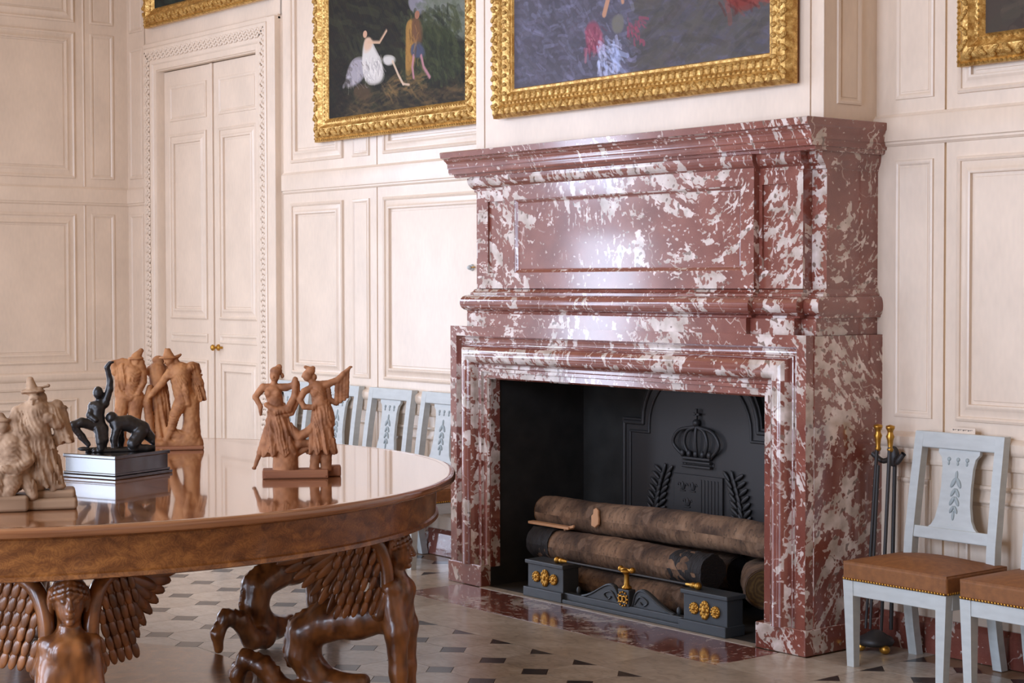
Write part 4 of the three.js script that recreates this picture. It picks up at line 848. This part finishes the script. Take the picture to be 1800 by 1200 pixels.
// one support: z points outwards from the table's middle, the head under the apron
const sphinxParts = (() => {
  const body = new Carve([-0.14, -0.02, 0.7], [0.14, 0.56, 1.5], 0.0072);
  // chest, shoulders and lion forelegs
  body.ell([0, 0.435, 1.395], [0.07, 0.075, 0.058], 0.025).ell([0, 0.36, 1.385], [0.066, 0.09, 0.062], 0.025);
  body.cap([0, 0.5, 1.385], [0, 0.545, 1.39], 0.038, 0.034, 0.018);
  for (const s of [-1, 1]) {
    body.ell([s * 0.032, 0.438, 1.432], [0.03, 0.034, 0.024], 0.02);
    body.ell([s * 0.066, 0.455, 1.385], [0.032, 0.036, 0.036], 0.02);
    body.chain([[s * 0.056, 0.4, 1.39], [s * 0.064, 0.3, 1.41], [s * 0.06, 0.15, 1.415], [s * 0.058, 0.05, 1.42]], [0.044, 0.043, 0.032, 0.03], 0.02);
    body.ell([s * 0.058, 0.03, 1.445], [0.036, 0.032, 0.055], 0.012);
    for (const o of [-1, 0, 1]) body.ell([s * 0.058 + o * 0.021, 0.024, 1.486], [0.013, 0.02, 0.02], 0.005);
  }
  // leaf collar below the chest
  for (let i = 0; i < 7; i++) body.ell([(i - 3) * 0.02, 0.28 - Math.abs(i - 3) * 0.006, 1.425 - Math.abs(i - 3) * 0.008], [0.011, 0.05, 0.018], 0.006);
  // serpent body and tail
  const path = [[0, 0.37, 1.36], [0, 0.335, 1.24], [0, 0.315, 1.13], [0.005, 0.27, 1.045], [0.01, 0.19, 1.03], [0.015, 0.115, 1.07], [0.02, 0.075, 1.16], [0.035, 0.09, 1.25]];
  body.chain(path, [0.085, 0.078, 0.07, 0.064, 0.058, 0.053, 0.046, 0.03], 0.03);
  body.chain([[0.02, 0.075, 1.16], [-0.02, 0.05, 1.06], [-0.05, 0.06, 0.97], [-0.055, 0.15, 0.9], [-0.05, 0.175, 0.83], [-0.045, 0.11, 0.79], [-0.04, 0.045, 0.8]], [0.04, 0.045, 0.042, 0.037, 0.031, 0.027, 0.02], 0.02);
  for (let i = 0; i < 16; i++) { const t = i / 15 * 3.4, k = Math.min(path.length - 2, Math.floor(t) + 1), f = t - Math.floor(t), a = path[k], b = path[k + 1]; const c = [a[0] + (b[0] - a[0]) * f, a[1] + (b[1] - a[1]) * f, a[2] + (b[2] - a[2]) * f]; const dx = c[1] - 0.18, dz = c[2] - 1.16, L = Math.hypot(dx, dz); body.ell([c[0], c[1] + dx / L * 0.068, c[2] + dz / L * 0.068], [0.012, 0.017, 0.017], 0.01); }
  { const tp = [[-0.05, 0.06, 0.97, 0.042], [-0.055, 0.15, 0.9, 0.037], [-0.05, 0.175, 0.83, 0.031], [-0.045, 0.11, 0.79, 0.027]];
    for (let i = 0; i < 10; i++) { const t = Math.min(2.99, i / 9 * 3), q = Math.floor(t), m = t - q, c = tp[q].map((v, n) => v + (tp[q + 1][n] - v) * m), dy = c[1] - 0.08, dz = c[2] - 0.87, L = Math.hypot(dy, dz); body.ell([c[0], c[1] + dy / L * c[3], c[2] + dz / L * c[3]], [0.008, 0.011, 0.011], 0.008); } }
  body.rough(60, 0.0012).floorCut(0.0);
  // head with face, curls and long hair
  const head = new Carve([-0.085, 0.42, 1.27], [0.085, 0.67, 1.49], 0.0036);
  head.ell([0, 0.592, 1.392], [0.047, 0.066, 0.056], 0.01).ell([0, 0.556, 1.412], [0.033, 0.038, 0.034], 0.015);
  head.cap([0, 0.47, 1.385], [0, 0.54, 1.39], 0.04, 0.034, 0.012);
  head.cap([0, 0.602, 1.446], [0, 0.574, 1.458], 0.006, 0.01, 0.006).ell([0, 0.571, 1.455], [0.013, 0.006, 0.008], 0.004);
  head.cap([-0.028, 0.608, 1.435], [0.028, 0.608, 1.435], 0.006, 0.006, 0.01);
  for (const s of [-1, 1]) { head.hollow([s * 0.019, 0.596, 1.449], [0.012, 0.007, 0.009], 0.006).ell([s * 0.019, 0.595, 1.44], [0.01, 0.006, 0.007], 0.003); }
  head.ell([0, 0.556, 1.445], [0.014, 0.0045, 0.008], 0.003).ell([0, 0.548, 1.444], [0.012, 0.005, 0.008], 0.003).ell([0, 0.53, 1.437], [0.014, 0.011, 0.012], 0.008);
  for (let r = 0; r < 3; r++) for (let i = 0; i < 9; i++) { const a = -1.35 + i * 0.3375, y = 0.622 + r * 0.015 - Math.abs(a) * 0.016; head.ell([Math.sin(a) * (0.05 - r * 0.004), y, 1.386 + Math.cos(a) * (0.056 - r * 0.008)], [0.011, 0.011, 0.011], 0.004); }
  head.ell([0, 0.632, 1.378], [0.05, 0.035, 0.058], 0.01);
  for (const s of [-1, 1]) for (let i = 0; i < 4; i++) { const a = i * 0.42, x = s * (0.05 - 0.012 * i * 0.3), z = 1.385 - 0.02 * i; head.chain([[x, 0.62, z], [s * (0.057), 0.56, z - 0.012], [s * (0.055 - 0.004 * i), 0.5, z - 0.016], [s * 0.05, 0.455, z + 0.0]], [0.013, 0.014, 0.013, 0.008], 0.005); }
  head.cap([0, 0.63, 1.34], [0, 0.49, 1.33], 0.036, 0.03, 0.02);
  head.rough(110, 0.0009);
  // wings: rounded coverts over long flight feathers
  const wing = (s) => {
    const g = [], feather = (a, b, w, t) => { const A = V(...a), B = V(...b), d = B.clone().sub(A), L = d.length(), q = ball(0, 0, 0, w, L / 2, t, 8, 8); const y = d.clone().normalize(), out = V(s * 0.55, 0.1, 0.83), x = y.clone().cross(out).normalize(), z = x.clone().cross(y); q.applyMatrix4(new THREE.Matrix4().makeBasis(x, y, z)); q.translate((A.x + B.x) / 2, (A.y + B.y) / 2, (A.z + B.z) / 2); return q; };
    const W = (u, v, o = 0) => [s * (0.085 + 0.30 * u), 0.36 + 0.295 * v, 1.335 - 0.30 * u + o];
    for (let i = 0; i < 9; i++) { const t = i / 8; g.push(feather(W(0.1 + 0.28 * t, 0.98 - 0.05 * t, 0.0), W(0.42 + 0.62 * t, 0.06 + 0.88 * Math.pow(t, 0.9), -0.015), 0.026, 0.009)); }
    for (let i = 0; i < 8; i++) { const t = i / 7; g.push(feather(W(0.06 + 0.2 * t, 0.95, 0.012), W(0.28 + 0.42 * t, 0.02 + 0.7 * t, 0.01), 0.024, 0.01)); }
    for (let r = 0; r < 6; r++) for (let i = 0; i < 5; i++) { const u = 0.02 + i * 0.085 + (r % 2) * 0.04, v = 0.92 - r * 0.15; g.push(feather(W(u, v + 0.04, 0.026), W(u + 0.06, v - 0.15, 0.03), 0.0155, 0.008)); }
    g.push(tube([W(0.02, 0.02, 0.02), W(-0.06, 0.3, 0.02), W(-0.05, 0.62, 0.02), W(0.03, 0.88, 0.02), W(0.16, 1.0, 0.01)], 0.026, 28, 10), ball(...W(0.02, 0.02, 0.02), 0.026));
    const m = merge(g); return mottle(m, WOOD_A, WOOD_B, 30, [1, 0.4, 1]);
  };
  return { body: mottle(body.geo(), WOOD_A, WOOD_B, 26, [1, 0.35, 1]), head: mottle(head.geo(), WOOD_A, [140, 84, 42], 40, [1, 0.5, 1]), wings: [wing(-1), wing(1)] };
})();
for (let k = 0; k < 6; k++) {
  const al = (-72 + 60 * k) * Math.PI / 180, d = camR.clone().multiplyScalar(Math.cos(al)).add(camF.clone().multiplyScalar(Math.sin(al)));
  const sp = new THREE.Group(); sp.name = 'sphinx_support'; sp.rotation.y = Math.atan2(d.x, d.z); table.add(sp);
  mesh('body', sphinxParts.body, carvedWood, sp);
  mesh('head', sphinxParts.head, carvedWood, sp);
  for (const w of sphinxParts.wings) mesh('wing', w, carvedWood, sp);
}

// ------------------------------------------------------------------ sculptures on the table
const facing = (px) => YAW + Math.atan((900 - px) / F);
function onTable(px, py) {                            // where the photograph's sight line meets the table top
  const fw = camF.clone(), up = V(0, 1, 0), cp = Math.cos(-0.0322), sp = Math.sin(-0.0322);
  const f2 = fw.clone().multiplyScalar(cp).add(up.clone().multiplyScalar(sp)), u2 = up.clone().multiplyScalar(cp).sub(fw.clone().multiplyScalar(sp));
  const d = f2.clone().add(camR.clone().multiplyScalar((px - 900) / F)).sub(u2.multiplyScalar((py - 600) / F)), t = (TH - 1.55) / d.y;
  return { p: camera.position.clone().add(d.multiplyScalar(t)), ppm: F / t };
}
const CLAY_A = [126, 78, 46], CLAY_B = [168, 112, 72];
// --- two dancing women
{
  const at = onTable(530, 838), S = 1 / (5.215 * at.ppm), D = (x, y, z = 0) => [(x - 520) * S, (1112 - y) * S, z * S];
  const t = thing('terracotta_statuette', 'terracotta pair of dancing women with swirling skirts', 'sculpture', [at.p.x, TH, at.p.z], facing(530), 'sculptures on the table');
  const f = new Carve([-0.19, 0.02, -0.07], [0.19, 0.42, 0.08], 0.0029), r = (n) => n * S, k = (n) => n * S;
  const cap = (a, b, p, q, kk = 9) => f.cap(a, b, r(p), r(q), k(kk)), ell = (c, rx, ry, rz, kk = 9) => f.ell(c, [r(rx), r(ry), r(rz)], k(kk));
  const ch = (pts, rs, kk = 8) => f.chain(pts, rs.map(r), k(kk));
  // left woman
  f.skirt(D(298, 430), D(322, 890, 10), r(78), r(165), 9, r(11), k(16), 0.72, 0.4, 1.2);
  cap(D(240, 690), D(150, 880), 70, 38); cap(D(150, 860), D(95, 1010), 26, 17); ell(D(88, 1022, 10), 22, 14, 18, 6);
  cap(D(375, 860), D(372, 1050), 112, 118, 20);
  cap(D(290, 440), D(265, 335), 70, 76); cap(D(180, 285), D(375, 285), 36, 36); ell(D(225, 335, 45), 40, 38, 38); ell(D(295, 335, 45), 40, 38, 38);
  cap(D(270, 270), D(278, 215), 30, 28, 8); ell(D(280, 178, 8), 46, 58, 50, 6); cap(D(268, 180, 55), D(266, 192, 60), 8, 9, 5); ell(D(292, 135, -6), 56, 40, 54, 8); ell(D(318, 98, -10), 30, 26, 30, 6); ell(D(348, 178, -5), 18, 26, 20, 6);
  ch([D(172, 285), D(104, 370, 5), D(150, 455, 30), D(152, 528, 34)], [36, 29, 22, 14]);
  ch([D(385, 285), D(445, 268, 15), D(465, 205, 30)], [34, 29, 20]);
  ch([D(468, 215, 35), D(458, 370, 45), D(400, 480, 55), D(300, 500, 65), D(205, 440, 50)], [24, 30, 36, 36, 24], 10);
  ch([D(488, 240, 20), D(490, 400, 20), D(430, 520, 30), D(300, 545, 45), D(230, 500, 40)], [18, 24, 26, 26, 18], 8);
  // right woman
  f.skirt(D(705, 400), D(700, 880, 5), r(76), r(128), 9, r(11), k(16), 0.75, 1.9, 1.1);
  ell(D(720, 580), 100, 150, 80, 30); cap(D(690, 420), D(668, 300), 74, 70); cap(D(625, 270), D(740, 262), 38, 38); ell(D(640, 335, 45), 40, 36, 36);
  cap(D(650, 265), D(605, 222), 32, 28, 8); ell(D(576, 180), 46, 54, 46, 6); cap(D(534, 178, 4), D(528, 190, 4), 9, 9, 5); ell(D(606, 135), 42, 38, 44, 8); ell(D(628, 112), 22, 22, 24, 5); cap(D(556, 100), D(590, 112), 14, 18, 5); ell(D(640, 195, 0), 24, 30, 24, 6);
  ch([D(630, 280, 20), D(545, 325, 45), D(506, 395, 50), D(545, 462, 50), D(625, 468, 48), D(680, 410, 40)], [34, 32, 28, 26, 26, 26], 8);
  ch([D(740, 265), D(850, 225), D(905, 165), D(965, 108)], [36, 30, 24, 14]); ell(D(975, 104), 16, 10, 14, 5);
  for (const [x, y, x2, y2, w] of [[850, 240, 842, 430, 24], [885, 205, 880, 415, 22], [918, 170, 912, 398, 20], [946, 140, 938, 380, 17]]) cap(D(x, y, -5), D(x2, y2, -12), w, w, 8);
  ch([D(765, 300, -5), D(775, 400, -8), D(838, 438, -12)], [24, 28, 22], 8);
  cap(D(790, 780), D(832, 885), 40, 20); ch([D(655, 850, 10), D(640, 960, 10), D(632, 1045, 16)], [54, 44, 46]); cap(D(742, 880, -10), D(742, 1055, -10), 56, 50, 10);
  // cloth swung between them
  ch([D(400, 640, 10), D(495, 742, 15), D(585, 690, 10), D(690, 570, 5)], [44, 46, 42, 30]); ch([D(420, 860, 15), D(500, 800, 20), D(600, 800, 10)], [34, 40, 34]); ch([D(470, 900, 0), D(560, 850, 0)], [26, 30]);
  f.pleat(D(180, 900, -200).map((v, i) => (i === 1 ? v : v)), D(470, 480, 200), 0.0035, 260, [1, 0.25, 0.4]).pleat(D(600, 900, -200), D(850, 440, 200), 0.0035, 260, [1, 0.2, 0.4]).pleat(D(600, 430, -200), D(960, 280, 200), 0.002, 300, [0.5, 1, 0]);
  f.rough(95, 0.0013).floorCut(0.022);
  mesh('figures', mottle(f.geo(), CLAY_A, CLAY_B, 22), terracotta, t);
  const b = mottle(merge([rbx(...[165, 760].map((x) => (x - 520) * S), 0, 78 * S, -0.05, 0.05, 0.004), rbx((700 - 520) * S, (880 - 520) * S, 0, 95 * S, -0.075, -0.01, 0.006), rbx((185 - 520) * S, (745 - 520) * S, 0.004, 0.012, 0.045, 0.053, 0.003)]), [122, 72, 46], [158, 104, 70], 30);
  mesh('base', b, terracotta, t);
}
// --- three peasants
{
  const at = onTable(300, 788), S = 1 / (6 * at.ppm), D = (x, y, z = 0) => [(x - 560) * S, (1150 - y) * S, z * S];
  const t = thing('terracotta_statuette', 'terracotta group of three hatted peasants behind the bronze', 'sculpture', [at.p.x - 0.0, TH, at.p.z], facing(285), 'sculptures on the table');
  t.position.addScaledVector(camR, -14 / at.ppm);
  const f = new Carve([-0.23, 0.0, -0.1], [0.2, 0.44, 0.09], 0.0031), r = (n) => n * S, k = (n) => n * S;
  const cap = (a, b, p, q, kk = 9) => f.cap(a, b, r(p), r(q), k(kk)), ell = (c, rx, ry, rz, kk = 9) => f.ell(c, [r(rx), r(ry), r(rz)], k(kk)), ch = (p, rs, kk = 8) => f.chain(p, rs.map(r), k(kk));
  // right man
  ell(D(630, 215, 30), 50, 62, 52, 8); cap(D(588, 222, 60), D(582, 240, 64), 9, 10, 5); ell(D(620, 185, 30), 96, 18, 80, 8); cap(D(625, 175, 30), D(615, 105, 25), 62, 34, 10); cap(D(700, 190, 20), D(750, 155, 15), 26, 14, 8); ell(D(705, 230, 10), 36, 34, 36, 8);
  cap(D(660, 270, 25), D(690, 310, 20), 46, 60); ch([D(745, 350, 15), D(755, 480, 15), D(775, 600, 10)], [120, 98, 92]);
  ch([D(640, 340, 35), D(555, 450, 55), D(455, 560, 60), D(425, 590, 60)], [48, 38, 32, 24]);
  ch([D(620, 380, 70), D(740, 370, 85), D(860, 290, 55)], [26, 32, 40], 8); ch([D(770, 380, 90), D(800, 520, 95), D(820, 670, 80)], [26, 34, 30], 8);
  f.skirt(D(870, 260, -20), D(935, 640, -20), r(70), r(78), 7, r(10), k(14), 0.8, 1, 1); ell(D(870, 300, -5), 80, 70, 70, 16); cap(D(900, 330, 20), D(960, 460, 25), 44, 34);
  ch([D(760, 650, 35), D(688, 780, 55), D(650, 930, 50), D(600, 1040, 55)], [82, 58, 44, 34]); ell(D(555, 1085, 70), 62, 28, 34, 8);
  ch([D(850, 640, -10), D(860, 850, -15), D(850, 1060, -15)], [95, 84, 115], 20); cap(D(690, 1000, 20), D(790, 1040, 10), 60, 90, 20);
  // left man
  ell(D(290, 225, 30), 46, 54, 46, 8); cap(D(310, 265, 60), D(316, 275, 62), 10, 9, 5); ell(D(290, 190, 25), 82, 22, 70, 8); cap(D(290, 180, 25), D(345, 110, 15), 52, 26, 10); ell(D(340, 235, 15), 40, 44, 40, 8);
  cap(D(200, 290, 10), D(330, 290, 10), 70, 66); ch([D(260, 340, 10), D(245, 460, 10), D(235, 570, 10)], [105, 92, 94]);
  ch([D(150, 320, 10), D(75, 330, 25), D(60, 240, 20)], [50, 40, 34]); ch([D(80, 240, 15), D(150, 220, 20), D(220, 230, 25)], [34, 36, 34]); ch([D(120, 300, 20), D(130, 400, 25), D(110, 560, 15)], [50, 56, 44], 16); ch([D(150, 260, 55), D(160, 370, 70), D(165, 490, 60)], [24, 34, 30], 8);
  ch([D(360, 330, 20), D(365, 440, 45), D(310, 560, 75), D(220, 605, 80)], [46, 36, 30, 24]); ch([D(120, 520, 40), D(170, 590, 75), D(235, 610, 82)], [36, 30, 24]);
  ch([D(160, 590, 15), D(125, 780, 25), D(135, 960, 15), D(140, 1060, 20)], [84, 64, 50, 46]); ch([D(290, 600, 15), D(270, 800, 25), D(290, 980, 10), D(285, 1070, 15)], [86, 68, 52, 46]);
  for (const [x, y] of [[225, 400], [262, 405]]) ell(D(x, y, 104), 10, 26, 8, 5);
  // woman behind, between them
  ell(D(530, 245, -70), 54, 58, 50, 8); ell(D(520, 215, -75), 64, 50, 58, 10); cap(D(440, 330, -80), D(600, 330, -80), 56, 56); cap(D(515, 330, -80), D(520, 500, -70), 100, 86); f.skirt(D(525, 480, -70), D(545, 1070, -60), r(88), r(135), 9, r(12), k(16), 0.8, 0, 1);
  ch([D(430, 500, 10), D(400, 640, 30), D(420, 800, 25), D(440, 960, 20), D(470, 1060, 20)], [34, 42, 48, 40, 36]);
  cap(D(140, 1090, 0), D(920, 1090, 0), 52, 62, 26); cap(D(300, 1090, -60), D(850, 1090, -60), 52, 60, 26); cap(D(480, 1095, 45), D(930, 1100, 40), 48, 52, 20);
  f.pleat(D(460, 1050, -250), D(650, 430, 0), 0.004, 240, [1, 0.1, 0.3]).pleat(D(840, 640, -200), D(1010, 250, 200), 0.004, 220, [1, 0.4, 0.3]).pleat(D(640, 620, 0), D(840, 340, 250), 0.003, 260, [1, 0.5, 0.2]).pleat(D(60, 560, -100), D(210, 260, 250), 0.003, 260, [1, 0.15, 0.2]).pleat(D(210, 600, 0), D(380, 300, 250), 0.0026, 230, [0.4, 1, 0.2]).pleat(D(600, 1000, 0), D(800, 650, 250), 0.0024, 240, [0.5, 1, 0]);
  f.rough(90, 0.0016).floorCut(0.006);
  mesh('figures', mottle(f.geo(), [138, 86, 48], [180, 124, 76], 20), terracotta, t);
  mesh('base', mottle(rbx(-0.165, 0.175, 0, 0.016, -0.085, 0.075, 0.006), [122, 72, 46], [158, 104, 70], 30), terracotta, t);
}
// --- seated and standing peasant, left
{
  const at = onTable(60, 892), S = 1 / (3.75 * at.ppm), D = (x, y, z = 0) => [(x - 225) * S, (1110 - y) * S, z * S];
  const t = thing('clay_statuette', 'pale clay group of standing musician in tall hat and seated companion', 'sculpture', [at.p.x, TH, at.p.z], facing(60), 'sculptures on the table');
  const f = new Carve([-0.2, 0.02, -0.1], [0.15, 0.42, 0.11], 0.0031), r = (n) => n * S, k = (n) => n * S;
  const cap = (a, b, p, q, kk = 8) => f.cap(a, b, r(p), r(q), k(kk)), ell = (c, rx, ry, rz, kk = 8) => f.ell(c, [r(rx), r(ry), r(rz)], k(kk)), ch = (p, rs, kk = 7) => f.chain(p, rs.map(r), k(kk));
  // standing man
  ell(D(236, 402, 44), 44, 52, 44, 5); cap(D(222, 400, 86), D(218, 414, 92), 8, 10, 3); cap(D(205, 384, 84), D(254, 382, 84), 6, 6, 4); ell(D(230, 442, 74), 24, 22, 18, 5); cap(D(160, 338, 40), D(270, 322, 30), 16, 18, 6); ell(D(225, 334, 26), 78, 14, 62, 6); cap(D(218, 330, 22), D(206, 262, 18), 42, 24, 8); cap(D(270, 316, 20), D(318, 302, 15), 9, 8, 4); ell(D(320, 300, 15), 13, 12, 12, 3); ell(D(272, 390, 0), 42, 52, 44, 8);
  cap(D(170, 470, 10), D(330, 470, 5), 60, 60); ch([D(240, 480, 10), D(235, 590, 10), D(250, 680, 5)], [100, 98, 100]);
  ch([D(180, 440, 50), D(205, 462, 66), D(260, 450, 60)], [20, 22, 20], 6);
  ch([D(130, 480, 15), D(110, 540, 40), D(160, 600, 75)], [52, 46, 36]); for (let i = 0; i < 5; i++) cap(D(120 + i * 18, 470 + i * 6, 60 + i * 3), D(108 + i * 20, 540, 64 + i * 4), 10, 12, 5);
  ch([D(345, 480, 20), D(372, 540, 40), D(325, 510, 80), D(308, 500, 84)], [52, 46, 30, 26]); ell(D(310, 510, 86), 28, 34, 24, 6);
  f.skirt(D(385, 440, -10), D(420, 680, -10), r(50), r(62), 5, r(8), k(12), 0.8, 0, 1); ell(D(375, 440, -10), 44, 46, 46, 10);
  f.skirt(D(255, 650, 0), D(300, 960, 0), r(100), r(112), 11, r(8), k(14), 0.75, 0.3, 1); cap(D(290, 560, 60), D(345, 700, 62), 16, 18, 6);
  ell(D(385, 965, 40), 44, 20, 34, 8); ell(D(250, 960, 30), 50, 40, 50, 16);
  // seated companion
  ell(D(30, 560, 60), 48, 52, 46, 8); ell(D(25, 520, 55), 66, 16, 56, 6); cap(D(25, 520, 55), D(20, 495, 50), 40, 26, 8); cap(D(60, 560, 40), D(80, 600, 40), 30, 30);
  cap(D(20, 650, 50), D(130, 660, 40), 58, 56); ch([D(80, 680, 40), D(100, 780, 40), D(110, 850, 35)], [92, 95, 98]);
  ch([D(150, 670, 70), D(185, 780, 90), D(110, 850, 130), D(50, 835, 140)], [44, 44, 36, 26]); ell(D(45, 830, 145), 40, 26, 26, 6);
  ch([D(120, 600, 80), D(170, 630, 90), D(190, 650, 80)], [24, 28, 22]);
  ch([D(110, 880, 60), D(90, 920, 130), D(60, 1000, 120)], [66, 56, 44]); ch([D(140, 890, 50), D(200, 950, 110), D(215, 1010, 110)], [60, 42, 36]); ch([D(20, 880, 60), D(-5, 930, 120), D(10, 1010, 110)], [60, 50, 40]); cap(D(180, 920, 60), D(320, 905, 40), 30, 34); cap(D(320, 900, 40), D(345, 980, 50), 34, 24);
  ell(D(60, 930, 30), 110, 80, 70, 20);
  f.pleat(D(190, 960, -200), D(430, 640, 200), 0.004, 240, [1, 0.08, 0.3]).pleat(D(100, 640, -100), D(300, 440, 250), 0.0034, 230, [1, 0.5, 0.3]).pleat(D(320, 680, -200), D(480, 430, 200), 0.0034, 220, [1, 0.3, 0.3]).pleat(D(-40, 880, 0), D(210, 640, 300), 0.0032, 200, [0.6, 1, 0.3]).pleat(D(-40, 1010, 0), D(240, 890, 300), 0.0026, 220, [1, 0.6, 0.2]);
  for (const [x, y, z, w] of [[206, 396, 86, 10], [244, 394, 88, 10]]) f.hollow(D(x, y, z), [r(w), r(6), r(8)], k(4));
  f.rough(95, 0.0015).floorCut(0.03);
  mesh('figures', mottle(f.geo(), [122, 92, 66], [172, 140, 110], 20), paleClay, t);
  mesh('base', mottle(merge([rbx((-60 - 225) * S, (500 - 225) * S, 0, 75 * S, -0.085, 0.06, 0.012), rbx((-60 - 225) * S, (190 - 225) * S, 0, 105 * S, -0.05, 0.085, 0.012), rbx((195 - 225) * S, (490 - 225) * S, 60 * S, 125 * S, -0.08, 0.035, 0.012)]), [122, 92, 66], [164, 132, 102], 26), paleClay, t);
}
// --- bronze pair on a black plinth
{
  const at = onTable(203, 843), e = onTable(106, 836).p.sub(at.p), g = onTable(318, 830).p.sub(at.p), W = e.length(), L = g.length();
  const n = V(-e.z, 0, e.x).normalize(); if (n.dot(g) > 0) n.negate();
  const turn = Math.atan2(n.x, n.z), c = at.p.clone().add(e.clone().multiplyScalar(0.5)).addScaledVector(n, -L / 2);
  const t = thing('bronze_statuette', 'dark bronze of two wrestling figures on a glossy black plinth', 'sculpture', [c.x, TH, c.z], turn, 'sculptures on the table');
  const H = 0.088, w = W / 2, l = L / 2;
  mesh('plinth', merge([rbx(-w, w, 0, 0.012, -l, l, 0.003), rbx(-w + 0.006, w - 0.006, 0.012, 0.022, -l + 0.006, l - 0.006, 0.004), rbx(-w + 0.013, w - 0.013, 0.02, H - 0.014, -l + 0.013, l - 0.013, 0.002), rbx(-w + 0.006, w - 0.006, H - 0.015, H, -l + 0.006, l - 0.006, 0.004)]), ebony, t);
  const S = 1 / (3.75 * at.ppm * 0.975), D = (x, y, z = 0) => [(x - 745) * S, (712 - y) * S, z * S];
  const f = new Carve([-0.18, -0.012, -0.09], [0.14, 0.34, 0.1], 0.0028), r = (q) => q * S, k = (q) => q * S;
  const cap = (a, b, p, q, kk = 8) => f.cap(a, b, r(p), r(q), k(kk)), ell = (cc, rx, ry, rz, kk = 8) => f.ell(cc, [r(rx), r(ry), r(rz)], k(kk)), ch = (p, rs, kk = 8) => f.chain(p, rs.map(r), k(kk));
  // kneeling figure with raised arm
  ell(D(626, 322, 10), 34, 42, 38, 5); cap(D(632, 362), D(638, 385), 22, 24, 5); cap(D(590, 410), D(668, 395), 30, 30); ch([D(625, 420), D(622, 480), D(635, 560)], [48, 42, 46]);
  ch([D(668, 395), D(700, 300, 5), D(704, 240, 8), D(685, 155, 15), D(700, 130, 18)], [28, 24, 20, 17, 14]); ell(D(714, 120, 20), 17, 12, 14, 4);
  ch([D(588, 415, 5), D(570, 470, 25), D(610, 500, 45)], [25, 21, 16]);
  ch([D(610, 540, 10), D(520, 515, 35), D(465, 528, 45)], [40, 32, 25]); ch([D(462, 530, 45), D(520, 610, 35), D(560, 660, 40)], [26, 24, 17]); ell(D(535, 688, 50), 44, 14, 22, 5);
  ch([D(650, 560, 15), D(655, 630, 40), D(650, 690, 35)], [42, 36, 26]); ch([D(620, 560, 40), D(635, 640, 60), D(640, 690, 60)], [22, 26, 22]);
  // crouching figure
  ell(D(712, 490, 0), 40, 40, 40, 5); ch([D(745, 530, -5), D(820, 530, -15), D(905, 570, -20)], [50, 54, 56]); cap(D(735, 515, 0), D(760, 535, 0), 34, 40);
  ch([D(745, 560, 20), D(725, 630, 30), D(728, 700, 30)], [32, 25, 20]); ch([D(760, 560, -40), D(770, 640, -50), D(765, 700, -50)], [30, 25, 20]);
  ch([D(900, 590, 10), D(850, 660, 40), D(850, 700, 30)], [48, 40, 28]); ch([D(925, 590, -30), D(985, 650, -30), D(1010, 700, -30)], [44, 30, 20]); ch([D(860, 690, 30), D(940, 695, 20), D(980, 690, 10)], [28, 24, 16]);
  ch([D(560, 705, 0), D(980, 705, -10)], [22, 22]); ch([D(600, 705, 50), D(860, 705, 40)], [18, 18]);
  f.rough(90, 0.0012).floorCut(0.0);
  const m = mesh('figures', f.geo(), bronze, t);
  m.position.y = H; m.rotation.y = facing(200) - turn;
}
renderer.render(scene, camera);
